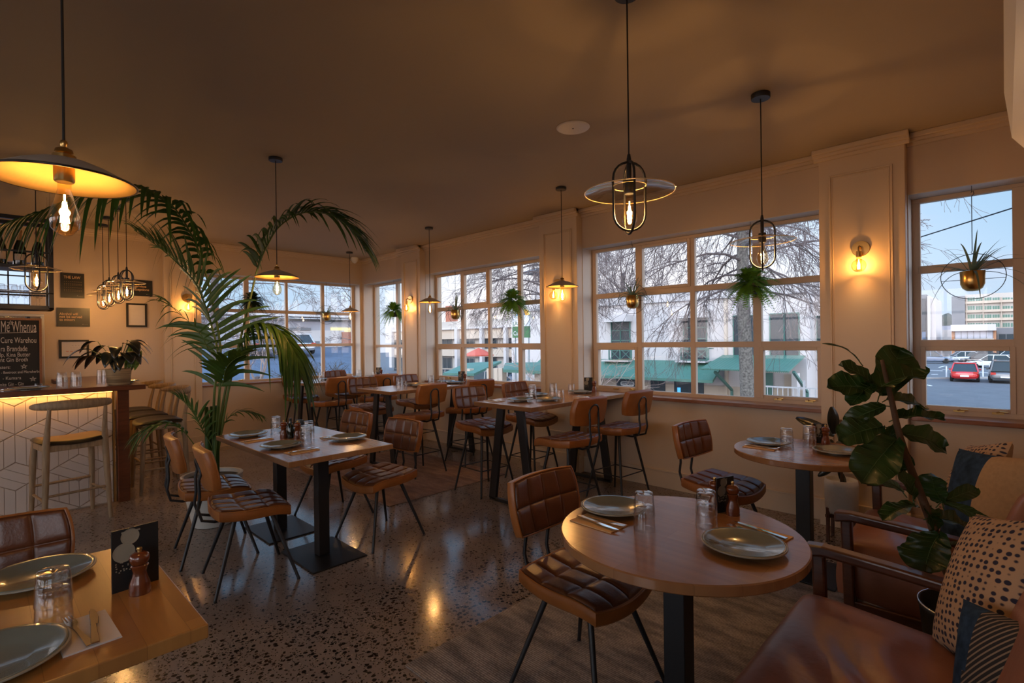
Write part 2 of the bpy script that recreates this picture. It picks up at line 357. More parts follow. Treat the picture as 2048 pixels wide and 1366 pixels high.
def thing(name, label, cat, loc=(0, 0, 0), rz=0, group=None, rot=None):
    o = bpy.data.objects.new(name, None); COL.objects.link(o); o.location = loc; o.rotation_euler = rot or (0, 0, rz); o.empty_display_size = .1
    return tag(o, label, cat, group)
def struct(o): o['kind'] = 'structure'; return o
def dup(root, label, loc=None, rz=None, group=None, rot=None):
    def cp(o, par):
        c = o.copy(); COL.objects.link(c)
        if par: c.parent = par; c.matrix_parent_inverse = o.matrix_parent_inverse.copy()
        for ch in kids.get(o, []): cp(ch, c)
        return c
    kids = {}
    def walk(o):
        kids[o] = list(o.children)
        for ch in kids[o]: walk(ch)
    walk(root)
    r = cp(root, None); r['label'] = label
    if loc is not None: r.location = loc
    if rz is not None: r.rotation_euler = (0, 0, rz)
    if rot is not None: r.rotation_euler = rot
    if group: r['group'] = group
    return r
def text(body, size, name, mat, parent, loc, rot, ext=.0008, align='LEFT', sx=1.0, bold=0.0):
    c = bpy.data.curves.new(name, 'FONT'); c.body = body; c.size = size; c.offset = size*bold; c.extrude = ext; c.align_x = align; c.materials.append(mat)
    o = bpy.data.objects.new(name, c); COL.objects.link(o); o.location = loc; o.rotation_euler = rot; o.scale = (sx, 1, 1)
    if parent: o.parent = parent
    return o
FIT = {}
def bulb_light(parent, loc, w, name='bulb_light', col=(1, .56, .22), r=.012):
    l = bpy.data.lights.new(name, 'POINT'); l.energy = w*BULB_W; l.color = col; l.shadow_soft_size = r
    o = bpy.data.objects.new(name, l); COL.objects.link(o); o.location = loc; o.parent = parent; return o
# ================================================================== SETTING
XL, YW, CH = -8.05, 4.63, 2.88       # left wall face, window wall face, ceiling height
YG, XG = 4.83, -8.25                 # glass planes
XR, YR = .29, -4.2                   # right wall, rear wall
ZS, ZT = .88, 2.465                  # opening bottom / top
struct(MB().box(XL-.4, XR+.4, YR-.4, YW+.4, -.12, 0).build('floor', m_floor))
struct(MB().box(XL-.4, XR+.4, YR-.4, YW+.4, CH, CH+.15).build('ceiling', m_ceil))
OPEN_Y = [(-7.98, -6.71), (-6.23, -3.90), (-3.36, -1.035), (-.50, .27)]
def wall_with_openings(name, opens, lo, hi, face, back, alongx, zs=ZS, zt=ZT):
    b = MB()
    def bx(a, c, z0, z1):
        if c-a < 1e-4: return
        if alongx: b.box(a, c, min(face, back), max(face, back), z0, z1)
        else: b.box(min(face, back), max(face, back), a, c, z0, z1)
    bx(lo, hi, 0, zs); bx(lo, hi, zt, CH); cur = lo
    for a, c in opens: bx(cur, a, zs, zt); cur = c
    bx(cur, hi, zs, zt)
    return struct(b.build(name, m_wall))
wall_with_openings('wall_front', OPEN_Y, XL-.3, XR+.3, YW, YW+.3, True)
OPEN_X = [(2.14, 4.585)]
b = MB()
for (y0, y1, z0, z1) in ((YR-.3, -1.45, 0, CH), (-1.45, .42, 0, 1.93), (-1.45, .42, 2.42, CH), (.42, 2.14, 0, CH), (2.14, 4.585, 0, ZS), (2.14, 4.585, ZT, CH), (4.585, YW+.3, 0, CH)):
    b.box(XL-.3, XL, y0, y1, z0, z1)
struct(b.build('wall_left', m_wall))
wall_with_openings('wall_right', [(-3.6, -2.2), (-1.9, -.5)], YR-.3, YW+.3, XR, XR+.3, False)
wall_with_openings('wall_rear', [(-7.2, -5.2), (-4.7, -2.7), (-2.2, -.2)], XL-.3, XR+.3, YR, YR-.3, True)
# painted reveals of the openings (thin linings)
def lining(name, a, c, alongx):
    b = MB(); t = .006
    f0, f1 = (YW-.002, YG-.03) if alongx else (XG+.03, XL+.002)
    def bx(a0, a1, z0, z1):
        if alongx: b.box(a0, a1, f0, f1, z0, z1)
        else: b.box(f0, f1, a0, a1, z0, z1)
    bx(a, a+t, ZS, ZT); bx(c-t, c, ZS, ZT); bx(a, c, ZT-t, ZT)
    return struct(b.build(name, m_reveal))
for i, (a, c) in enumerate(OPEN_Y): lining('trim_%d' % (i+1), a, c, True)
lining('trim_5', 2.14, 4.585, False)
# windows: frame, glass, latches
def window(name, alongx, a, c, vs, hs, gp, sash=(), latches=()):
    root = struct(thing(name, None, None)); fr = MB(); d = .022
    def bx(a0, a1, z0, z1, e=0):
        if alongx: fr.box(a0, a1, gp-d-e, gp+d, z0, z1)
        else: fr.box(gp-d, gp+d+e, a0, a1, z0, z1)
    bx(a+.005, a+.055, ZS+.038, ZT-.04); bx(c-.055, c-.005, ZS+.038, ZT-.04); bx(a+.001, c-.001, ZS, ZS+.038, .012); bx(a+.001, c-.001, ZT-.04, ZT-.006, .001)
    for v, w in vs: bx(v-w/2, v+w/2, ZS+.03, ZT-.03, .004)
    for z, h in hs: bx(a+.04, c-.04, z-h/2, z+h/2, .002)
    for a0, a1, z0, z1 in sash:
        for q in ((a0, a0+.03, z0, z1), (a1-.03, a1, z0, z1), (a0+.03, a1-.03, z0, z0+.03), (a0+.03, a1-.03, z1-.03, z1)): bx(*q, .0135)
    fr.build('window_frame', m_frame, root, bevel=.003, seg=1)
    g = MB()
    if alongx: g.box(a+.03, c-.03, gp-.002, gp+.002, ZS+.02, ZT-.02)
    else: g.box(gp-.002, gp+.002, a+.03, c-.03, ZS+.02, ZT-.02)
    g.build('glass_pane', m_glass, root)
    for x, z in latches:
        l = MB()
        if alongx: l.box(x-.03, x+.03, gp-.05, gp-.03, z, z+.014); l.tube([(x-.005, gp-.05, z+.012), (x+.01, gp-.075, z+.02), (x+.05, gp-.07, z+.018)], .005, 6)
        else: l.box(gp+.03, gp+.05, x-.03, x+.03, z, z+.014); l.tube([(gp+.05, x, z+.012), (gp+.075, x+.01, z+.02), (gp+.07, x+.05, z+.018)], .005, 6)
        l.build('latch', m_brass, root, smooth=True)
    return root
H2 = [(1.935, .055), (1.393, .052)]
window('window_1', True, -7.98, -6.71, [(-7.25, .07)], [(1.393, .045)], YG, latches=[(-7.5, ZS+.03)])
window('window_2', True, -6.23, -3.90, [(-5.60, .065), (-5.05, .045), (-4.48, .065)], H2, YG, sash=[(-6.18, -5.62, .915, 1.37), (-4.46, -3.95, .915, 1.37), (-5.58, -5.06, 1.96, 2.43)], latches=[(-5.9, ZS+.03)])
window('window_3', True, -3.36, -1.035, [(-2.77, .065), (-2.185, .05), (-1.59, .07)], H2, YG, sash=[(-3.31, -2.79, .915, 1.37), (-1.57, -1.09, .915, 1.37), (-2.75, -2.2, 1.96, 2.43)], latches=[(-3.05, ZS+.03), (-2.85, ZS+.03), (-1.42, ZS+.03), (-1.18, ZS+.03)])
window('window_4', True, -.50, .27, [(.09, .10)], H2, YG, sash=[(-.45, .05, .915, 1.37)], latches=[(-.24, ZS+.03), (-.04, ZS+.03)])
window('window_5', False, 2.14, 4.585, [(2.80, .07), (3.40, .04), (4.00, .055)], [(1.955, .05), (1.425, .045)], XG, latches=[(2.4, ZS+.03), (2.7, ZS+.03)])
window('fill_window_7', True, -7.2, -5.2, [(-6.5, .05), (-5.9, .05)], H2, YR-.2)  # unseen windows added behind the camera to bring in fill daylight
window('fill_window_8', True, -4.7, -2.7, [(-4.0, .05), (-3.4, .05)], H2, YR-.2)
window('fill_window_9', True, -2.2, -.2, [(-1.5, .05), (-.9, .05)], H2, YR-.2)
window('fill_window_10', False, -3.6, -2.2, [(-2.9, .05)], H2, XR+.2)
window('fill_window_11', False, -1.9, -.5, [(-1.2, .05)], H2, XR+.2)
# small black-barred window behind the bar
refl = struct(thing('reflected_panes', None, None)); b = MB()
for y in (-1.45, -1.18, -.93, -.67, -.42, -.18, .06, .24, .42): b.box(XL-.12, XL-.10, y-.007, y+.007, 1.93, 2.42)
for z in (1.94, 2.10, 2.27, 2.41): b.box(XL-.12, XL-.10, -1.45, .42, z-.007, z+.007)
b.build('window_frame', m_black, refl); MB().box(XL-.115, XL-.112, -1.45, .42, 1.93, 2.42).build('glass_pane', m_glass, refl)
# window boards (wood)
b = MB(); b.box(-3.34, -1.045, 4.575, YG-.02, .852, .884); struct(b.build('trim_6', m_sill, bevel=.004))
b = MB(); b.box(-6.21, -3.91, 4.575, YG-.02, .852, .884); struct(b.build('trim_7', m_sill, bevel=.004))
b = MB(); b.box(-.485, .35, 4.575, YG-.02, .852, .884); struct(b.build('trim_8', m_sill, bevel=.004))
b = MB(); b.box(XG+.02, XL+.04, 2.15, 4.60, .864, .884); struct(b.build('trim_9', m_sill, bevel=.004))
b = MB(); b.box(-7.97, -6.72, 4.60, YG-.02, .86, .884); struct(b.build('trim_10', m_sill, bevel=.004))
# pilasters with moulded panels
def pilaster(name, a, c, alongx, face, depth=.10):
    b = MB()
    def bx(a0, a1, d0, d1, z0, z1):
        if alongx: b.box(a0, a1, face-d1, face-d0, z0, z1)
        else: b.box(face+d0, face+d1, a0, a1, z0, z1)
    bx(a, c, -.02, depth, 0, CH)
    m = .07; p0, p1 = a+m, c-m
    for (q0, q1, z0, z1) in ((p0, p0+.012, .42, 2.68), (p1-.012, p1, .42, 2.68), (p0+.012, p1-.012, 2.668, 2.68), (p0+.012, p1-.012, .42, .432)): bx(q0, q1, depth-.004, depth+.012, z0, z1)
    for (q0, q1, z0, z1) in ((p0+.018, p0+.026, .44, 2.662), (p1-.026, p1-.018, .44, 2.662), (p0+.026, p1-.026, 2.654, 2.662)): bx(q0, q1, depth-.004, depth+.006, z0, z1)
    bx(a-.012, c+.012, depth-.02, depth+.02, 0, .2)
    return struct(b.build(name, m_trim, bevel=.002, seg=1))
pilaster('wall_pilaster_far', -6.71, -6.23, True, YW)
pilaster('wall_pilaster_mid', -3.90, -3.36, True, YW)
pilaster('wall_pilaster_near', -1.035, -.50, True, YW)
pilaster('wall_pilaster_left', 1.70, 2.135, False, XL, .06)
# cornice following the pilasters
b = MB()
def corn_x(a, c, face):
    b.box(a, c, face-.045, face, 2.825, CH); b.box(a, c, face-.075, face, 2.845, CH); b.box(a, c, face-.018, face, 2.80, CH)
def corn_y(a, c, face):
    b.box(face, face+.045, a, c, 2.825, CH); b.box(face, face+.075, a, c, 2.845, CH); b.box(face, face+.018, a, c, 2.80, CH)
for a, c in ((XL, -6.71), (-6.23, -3.90), (-3.36, -1.035), (-.50, XR)): corn_x(a, c, YW)
for a, c in ((-6.71, -6.23), (-3.90, -3.36), (-1.035, -.50)): corn_x(a-.03, c+.03, YW-.10)
corn_y(YR, 1.70, XL); corn_y(1.67, 2.165, XL+.06); corn_y(2.135, YW, XL)
b.box(XR-.075, XR, YR, YW, 2.845, CH); b.box(XR-.045, XR, YR, YW, 2.825, CH)
struct(b.build('trim_11', m_trim, bevel=.004, seg=1))
# skirting boards
b = MB()
for a, c in ((XL, -6.71), (-6.23, -3.90), (-3.36, -1.035), (-.50, XR)): b.box(a, c, YW-.016, YW, 0, .17); b.box(a, c, YW-.022, YW, .16, .175)
struct(b.build('baseboard_front', m_trim, bevel=.002, seg=1))
b = MB(); b.box(XL, XL+.016, YR, 1.7, 0, .17); b.box(XL, XL+.016, 2.135, YW, 0, .17); struct(b.build('baseboard_left', m_trim, bevel=.002, seg=1))
# ================================================================== SEATING
def squircle(u, v, k=.22):
    return u*math.sqrt(max(0, 1-k*v*v)), v*math.sqrt(max(0, 1-k*u*u))
def pad_h(u, v, nu, nv, amp, e=.5):
    fu = abs(((u*.5+.5)*nu) % 1*2-1); fv = abs(((v*.5+.5)*nv) % 1*2-1)
    return amp*((max(0, 1-fu**5))**e*(max(0, 1-fv**5))**e)
def cushion(w, d, th, nu, nv, amp, surf, n=80, k=.2):
    """quilted slab; surf(x,y)->centre height offset; returns (quilt MB, shell MB)"""
    q = MB(); N = n
    def top(s, t):
        u, v = s*2-1, t*2-1; x, y = squircle(u, v, k)
        edge = min(1, (1-max(abs(u), abs(v)))/.06)
        x, y = x*w/2*.985, y*d/2*.985
        return (x, y, surf(x, y)+th/2-.010+.010*edge**.5+pad_h(u, v, nu, nv, amp)*min(1, edge+.15))
    q.grid(top, N, int(N*.8))
    sh = MB()
    ring = []
    M_ = 18
    per = [(-1+2*i/M_, -1) for i in range(M_)]+[(1, -1+2*i/M_) for i in range(M_)]+[(1-2*i/M_, 1) for i in range(M_)]+[(-1, 1-2*i/M_) for i in range(M_)]
    prof = [(.97, .5-.02), (1.0, .48), (1.012, .30), (1.012, -.30), (.985, -.47), (.93, -.5)]
    vs = []
    for (sc, h) in prof:
        for (u, v) in per:
            x, y = squircle(u, v, k); x *= w/2*sc; y *= d/2*sc
            vs.append((x, y, surf(x, y)+h*th))
    P = len(per); fs = []
    for i in range(len(prof)-1):
        for j in range(P): fs.append((i*P+j, (i+1)*P+j, (i+1)*P+(j+1) % P, i*P+(j+1) % P))
    sh.add(vs, fs)
    def bot(s, t):
        x, y = squircle(s*2-1, t*2-1, k); x *= w/2*.93; y *= d/2*.93; return (x, y, surf(x, y)-.5*th)
    sh.grid(bot, 8, 8, flip=True)
    # piping round the top edge
    pts = []
    for (u, v) in per:
        x, y = squircle(u, v, k); x *= w/2; y *= d/2; pts.append((x, y, surf(x, y)+.46*th))
    sh.tube(pts, .0045, 6, closed=True)
    return q, sh
def make_chair(name, label, cat, seat_h=.475, group=None, stool=False):
    """local: +Y is where the sitter looks, origin on the floor under the seat"""
    t = thing(name, label, cat, group=group)
    z0 = seat_h-.03
    def s_surf(x, y): return z0 + .018*max(0, -y/.2)**2 - .030*max(0, (y-.08)/.13)**2 - .012*(1-(x/.22)**2)
    q, sh = cushion(.45, .43, .058, 4, 4 if stool else 3, .013, s_surf)
    q.build('seat', m_tan_dull, t, smooth='all'); sh.build('seat_side_band', m_tan, t, smooth=True)
    # backrest: built flat then stood up, slightly curved round the sitter
    bw, bh = (.40, .22) if stool else (.42, .245)
    bz = seat_h + (.235 if stool else .255); tilt = R_(12)
    def b_surf(x, y): return -.030*(1-(x/.21)**2)
    q, sh = cushion(bw, bh, .045, 4, 2, .012, b_surf, k=.16)
    M4 = Matrix.Translation((0, -.222, bz)) @ Matrix.Rotation(tilt, 4, 'X') @ Matrix(((1, 0, 0, 0), (0, 0, 1, 0), (0, 1, 0, 0), (0, 0, 0, 1)))
    for mb in (q, sh):
        mb.v = [tuple(M4 @ Vector(v)) for v in mb.v]; mb.f = [tuple(reversed(f)) for f in mb.f]
    q.build('backrest', m_tan_dull, t, smooth='all'); sh.build('backrest_shell', m_tan, t, smooth=True)
    # looped back tube
    f = MB(); hx = .075 if not stool else .055; zt = bz+.02 if not stool else bz+.045
    side = [(-.02, z0-.035), (-.20, z0-.04), (-.265, z0-.02), (-.285, z0+.05), (-.275, z0+.12), (-.278, bz-.07)]
    left = [(-hx, y, z) for y, z in side]; yb = -.222-.045; top = []
    for i in range(0, 13):
        a = PI*i/12; zz = zt-.05+hx*math.sin(a); top.append((-hx*math.cos(a), yb-.006-.213*(zz-bz), zz))
    f.tube(left+top+[(-x, y, z) for x, y, z in reversed(left)], .0085, 8)
    f.build('back_frame', m_black, t, smooth=True)
    # under-seat plate
    MB().box(-.13, .13, -.12, .12, z0-.040, z0-.026).build('seat_plate', m_black, t)
    fx, fy = (.215, .20) if stool else (.235, .225)
    for sx_ in (-1, 1):
        for sy_ in (-1, 1):
            l = MB(); a = Vector((sx_*.115, sy_*.10, z0-.034)); c = Vector((sx_*fx, sy_*fy, .006))
            l.tube([a, c], [.0135, .009], 10); l.tube([c+Vector((0, 0, .004)), c-Vector((0, 0, .006))], .010, 10)
            l.build('leg', m_black, t, smooth=True)
    if stool:
        zr = .235; k = (z0-.034-zr)/(z0-.04); rx = .115+(fx-.115)*k; ry = .10+(fy-.10)*k
        for p, q_ in (((-rx, -ry), (rx, -ry)), ((rx, -ry), (rx, ry)), ((rx, ry), (-rx, ry)), ((-rx, ry), (-rx, -ry))):
            MB().tube([(*p, zr), (*q_, zr)], .0055, 6).build('foot_rail', m_black, t, smooth=True)
    return t
def facing(dx, dy): return math.atan2(dy, dx)-PI/2
def rz_of(n, fx, fy): return facing(fx, fy)
chair0 = make_chair('dining_chair', 'brown-looking quilted leather chair pushed up to the front round table, left side', 'chair', group='quilted leather dining chairs')
chair0.location = (-1.27, 1.75, .008); chair0.rotation_euler = (0, 0, facing(1, -.02))
for lab, x, y, fx, fy in (
    ('brown-looking quilted leather chair by the window wall, at the rear round table', -1.39, 3.50, 1, -.10),
    ('tan-backed leather chair on the near side of the rectangular table, beside the palm pot', -4.02, 1.145, .16, 1),
    ('tan-backed leather chair on the near side of the rectangular table, second from the palm pot', -3.42, 1.165, .14, 1),
    ('leather chair with wrinkled tan back, window side of rectangular table, nearer the camera', -3.40, 2.08, .06, -1),
    ('leather chair with wrinkled tan back, window side of rectangular table, farther from camera', -4.12, 2.08, .06, -1),
    ('dark leather chair behind the amber-lit table at bottom left', -2.32, .03, 1, 0)):
    dup(chair0, lab, (x, y, .008 if x > -1.6 else 0), facing(fx, fy))
stool0 = make_chair('bar_stool', 'leather bar stool, camera side of the nearest high table, front one with curved backrest', 'bar stool', seat_h=.655, group='quilted leather bar stools', stool=True)
stool0.location = (-2.62, 3.38, 0); stool0.rotation_euler = (0, 0, facing(-1, .06))
XC, XB, XA = -3.16, -5.24, -7.27
for tn, tx in (('nearest', XC), ('middle', XB), ('farthest', XA)):
    for side, dx, nm in ((1, .54, 'camera side'), (-1, -.52, 'far side')):
        zz_ = .008 if tn == 'middle' else 0
        for k, y in ((0, 3.38 if side > 0 else 3.42), (1, 4.10)):
            if tn == 'nearest' and side > 0 and k == 0: continue
            lab = 'leather bar stool on %s of the %s high table, %s' % (nm, tn, 'end away from window' if k == 0 else 'end at the window wall')
            dup(stool0, lab, (tx+dx+(.02 if k else 0), y, zz_), facing(-side, .07 if k else -.05))
# ------------------------------------------------------------------ tables
def rect_table():
    t = thing('dining_table', 'rectangular wooden table on two black square posts with floor plates', 'table', (-3.72, 1.62, 0))
    MB().box(-.665, .665, -.36, .36, .715, .75).build('tabletop', m_top, t, bevel=.004)
    for x in (-.37, .33):
        p = MB().box(x-.038, x+.038, -.038, .038, .012, .705).box(x-.16, x+.16, -.16, .16, .704, .714)
        p.build('post', m_black, t, bevel=.003)
        MB().box(x-.25, x+.25, -.18, .20, 0, .010).build('base_plate', m_satin, t, bevel=.004)
    return t
rect_table()
def round_table(name, label, x, y, r, plate=True, dx=0):
    t = thing(name, label, 'table', (x, y, 0)); b = MB()
    b.lathe([(0, .715), (r-.004, .715), (r, .719), (r, .746), (r-.004, .75), (0, .75)], 96)
    b.build('tabletop', m_top, t, smooth=30).location.z = -.006
    MB().box(-.04, .04, -.04, .04, .012, .699).box(-.17, .17, -.17, .17, .698, .708).build('post', m_black, t, bevel=.003)
    MB().box(-.20, .20, -.20, .20, 0.002, .012).build('base_plate', m_satin, t, bevel=.003)
    return t
round_table('round_table', 'round wooden table in the foreground, set for two, on grey rug', -.87, 1.765, .425).location.z = .006
round_table('round_table', 'round wooden table at the back beside the rubber plant and window wall', -.905, 3.54, .40).location.z = .006
t = thing('square_table', 'amber-lit wooden table cut off by the bottom left corner of the photo', 'table', (-1.87, 0, 0))
MB().box(-.40, .40, -.40, .40, .703, .74).build('tabletop', m_topy, t, bevel=.004)
MB().box(-.038, .038, -.038, .038, .012, .702).build('post', m_black, t); MB().box(-.20, .20, -.20, .20, 0, .012).build('base_plate', m_satin, t)
def high_table(label, x):
    t = thing('high_table', label, 'table', (x, 3.855, 0), group='high wooden tables along the windows')
    MB().box(-.35, .35, -.72, .72, .862, .90).build('tabletop', m_top, t, bevel=.004)
    for y in (-.60, .58):
        l = MB()
        for s_ in (-1, 1): l.bar((s_*.115, y, .86), (s_*.235, y, .012), .085, .03, up=(0, 1, 0))
        l.box(-.27, .27, y-.015, y+.015, 0, .03); l.box(-.2, .2, y-.03, y+.03, .845, .861)
        l.build('leg_frame', m_black, t, bevel=.003)
    return t
h0 = high_table('high wooden table with black splayed legs, nearest the camera', XC)
dup(h0, 'high wooden table with black splayed legs, middle of the three', (XB, 3.855, .007))
dup(h0, 'high wooden table with black splayed legs, in the far corner by both window walls', (XA, 3.855, 0))
# rugs
o = MB().box(-1.95, .26, 1.31, 3.75, .001, .006).build('rug', m_rug_grey); tag(o, 'large worn grey woven rug under the front round table and armchairs', 'rug')
rg = Matrix.Rotation(R_(-1), 4, 'Z')
o = MB().box(-5.95, -3.93, 2.50, 3.98, .001, .006).build('rug', m_rug_pink); tag(o, 'faded dusty pink rug under the middle high table', 'rug')
# ------------------------------------------------------------------ armchairs
def armchair(label, y0, y1, xf):
    """faces -X; seat from y0 to y1, seat front edge at xf"""
    yc = (y0+y1)/2; w = y1-y0; t = thing('armchair', label, 'armchair', (xf, yc, .008)); h = w/2
    def surf(s, t_):
        u, v = s*2-1, t_*2-1; x = (.31+.31*u); y = v*h
        e = (1-u**8)**.5*(1-v**8)**.5
        wr = .012*math.sin(x*34+y*9+2.2*math.sin(y*8))*max(0, .5-abs(v*.6))*2*max(0, 1-abs(u+.1))
        return (x, y, .395+.10*e**.45 + .022*(1-u*u)*(1-v*v)-.05*(u*.5+.5)+wr)
    c = MB(); c.grid(surf, 48, 40)
    def side(s, t_):
        a = 2*PI*s; cu, cv = math.cos(a), math.sin(a); m_ = max(abs(cu), abs(cv)); u, v = cu/m_, cv/m_
        bl = math.sin(PI*t_)*.018; return (.31+.31*u*(1+bl), v*h*(1+bl), .395-.05*(u*.5+.5)-.155+.155*t_)
    c.grid(side, 64, 6); c.build('seat_cushion', m_arm_leather, t, smooth='all')
    k = MB()
    def back(s, t_, sg):
        u, v = s*2-1, t_*2-1; e = (1-abs(u)**6)**.5*(1-abs(v)**6)**.5
        z = .38+.44*t_; x = .52+.15*t_; return (x+sg*.055*e**.6, u*h*.97, z)
    k.grid(lambda a, c_: back(a, c_, -1), 48, 32); k.grid(lambda a, c_: back(a, c_, 1), 48, 32, flip=True)
    k.build('back_cushion', m_arm_leather, t, smooth='all')
    for s_ in (-1, 1):
        y = s_*(h+.035); f = MB()
        f.bar((.06, y, 0), (.045, y, .60), .045, .036, up=(0, 1, 0)); f.build('arm_post', m_walnut, t, bevel=.008)
        f = MB(); f.bar((.62, y, 0), (.67, y, .58), .045, .036, up=(0, 1, 0)); f.build('rear_post', m_walnut, t, bevel=.008)
        g = MB(); g.add(*_arm(y)); g.build('arm_rest', m_walnut, t, bevel=.01, seg=3)
    r = MB(); r.box(.04, .08, -h-.02, h+.02, .17, .24); r.box(.62, .66, -h-.02, h+.02, .16, .23)
    for s_ in (-1, 1): r.box(.05, .66, s_*(h+.035)-.012, s_*(h+.035)+.012, .18, .235)
    r.build('seat_rail', m_walnut, t, bevel=.005)
    return t
def _arm(y):
    prof = [(0.0, .635, .585), (.06, .640, .60), (.3, .625, .588), (.55, .605, .567), (.72, .595, .557)]
    vs = []; 
    for x, zt_, zb in prof:
        wd = .03; vs += [(x, y-wd, zb), (x, y+wd, zb), (x, y+wd, zt_), (x, y-wd, zt_)]
    n = len(prof); fs = [(0, 3, 2, 1), (4*n-4, 4*n-3, 4*n-2, 4*n-1)]
    for i in range(n-1):
        for j in range(4): fs.append((i*4+j, i*4+(j+1) % 4, i*4+4+(j+1) % 4, i*4+4+j))
    return vs, fs
armchair('walnut-framed leather armchair nearest the camera, bottom right', 1.10, 2.22, -.575)
armchair('walnut-framed leather armchair behind the fiddle-leaf fig', 2.80, 3.50, -.58)
# pillows
def pillow(label, loc, rot, size, mats, split=None, th=.075):
    o_ = MB()
    def f(s, t_, sg):
        u, v = s*2-1, t_*2-1; pin = 1-.07*(1-abs(u))*abs(v)**3-.0; 
        x = u*size/2*(1-.06*(1-v*v)) ; y = v*size/2*(1-.06*(1-u*u))
        e = max(0, (1-u*u)*(1-v*v)); return (x, y, sg*th*e**.42)
    for sg in (1, -1):
        base = len(o_.f); o_.grid(lambda a, c: f(a, c, sg), 32, 32, flip=(sg < 0))
        if split and sg > 0:
            for i in range(base, len(o_.f)):
                uu = sum(o_.v[k][0] for k in o_.f[i])/4; vv = sum(o_.v[k][1] for k in o_.f[i])/4
                o_.m[i] = split(uu/size*2, vv/size*2)
        elif sg < 0:
            for i in range(base, len(o_.f)): o_.m[i] = len(mats)-1
    p = o_.build('throw_pillow', mats, smooth='all'); p.location = loc; p.rotation_euler = rot; tag(p, label, 'pillow'); return p
def prot(nx, ny, nz, spin=0):
    n = Vector((nx, ny, nz)).normalized(); return (n.to_track_quat('Z', 'Y').to_matrix() @ Matrix.Rotation(spin, 3, 'Z')).to_euler()
pillow('black-dotted cream pillow leaning on the far armchair, next to the window wall', (-.12, 3.36, .72), prot(-1, -.30, .42, .25), .44, [m_dots, m_cream])
pillow('pillow half indigo, half cream on the far armchair', (-.055, 3.05, .71), prot(-.80, -.62, .30, .12), .46, [m_cream, m_denim], split=lambda u, v: 1 if u < .0 else 0)
pillow('large black-dotted pillow on the nearest armchair', (-.035, 2.06, .70), prot(-1, -.34, .40, .30), .46, [m_dots, m_cream])
pillow('pillow with charcoal chevron stripes and blue band, bottom right corner', (.05, 1.62, .575), prot(-.74, -.66, .30, .22), .44, [m_cream, m_stripe, m_denim], split=lambda u, v: 2 if u < -.62 else (1 if u < .30 else 0))
# ================================================================== TABLEWARE
def lathe_obj(name, prof, mat, parent=None, n=32, smooth=50): return MB().lathe(prof, n).build(name, mat, parent, smooth=smooth)
def make_plate(label, loc, r=.13):
    t = thing('plate', label, 'plate', (loc[0], loc[1], loc[2]+.001), group='grey-green side plates')
    lathe_obj('dish', [(0, .004), (r*.52, .0045), (r*.56, .007), (r*.93, .0175), (r*.985, .0205)], m_plate, t, 56, 'all').modifiers.new('s', 'SOLIDIFY').thickness = .0035
    b = MB(); b.tube([(r*math.cos(a*PI/32), r*math.sin(a*PI/32), .0195) for a in range(64)], .0032, 6, closed=True); b.build('plate_rim', m_plate_rim, t, smooth='all')
    lathe_obj('foot_ring', [(r*.42, .0005), (r*.5, .0005), (r*.5, .0045), (r*.42, .0045)], m_plate_rim, t, 40)
    return t
def make_glass(label, loc):
    """upside-down tumbler: closed thick base on top"""
    t = thing('tumbler', label, 'glass', loc, group='upside-down water tumblers')
    n = 40; b = MB()
    b.lathe([(.0385, 0), (.0395, .004), (.0385, .010), (.0368, .046), (.0335, .083), (.0325, .088), (.030, .089), (0, .0885)], n)
    b.lathe([(0, .077), (.028, .078), (.0315, .074), (.0350, .045), (.0380, .004), (.0375, 0), (.0385, 0)], n)
    b.v = [(x*(1+(.016 if (i % n) % 2 else -.012)*(.006 < z < .075)), y*(1+(.016 if (i % n) % 2 else -.012)*(.006 < z < .075)), z) if i < n*6 else (x, y, z) for i, (x, y, z) in enumerate(b.v)]
    b.build('tumbler_body', m_tumbler, t, smooth=60)
    return t
def fork(parent, off, ang, z=.006):
    o = MB(); Z = lambda y: .004*math.sin(max(0, (y-.02))*22)
    def strip(pts, ws):
        vs = []; 
        for (x, y), w in zip(pts, ws): vs += [(x-w/2, y, Z(y)), (x+w/2, y, Z(y)), (x+w/2, y, Z(y)+.0022), (x-w/2, y, Z(y)+.0022)]
        n = len(pts); fs = [(0, 1, 2, 3), (4*n-1, 4*n-2, 4*n-3, 4*n-4)]
        for i in range(n-1):
            for j in range(4): fs.append((i*4+j, i*4+4+j, i*4+4+(j+1) % 4, i*4+(j+1) % 4))
        o.add(vs, fs)
    strip([(0, -.10), (0, -.06), (0, 0), (0, .03), (0, .045), (0, .058)], [.018, .013, .007, .009, .022, .024])
    for k in range(4): x = -.0095+.0063*k; strip([(x, .055), (x, .075), (x*.95, .095)], [.0038, .0032, .0018])
    f = o.build('fork_metal', m_chrome, None, smooth=True); return f
def knife():
    o = MB(); o.bar((0, -.105, 0), (0, .0, 0), .017, .004, w2=.011, h2=.006)
    o.prism([(-.006, 0), (.010, 0), (.012, .04), (.008, .085), (-.002, .105), (-.006, .09)], -.0008, .0012)
    return o.build('knife_metal', m_chrome, None, bevel=.0008, seg=1)
FORK0 = KNIFE0 = None
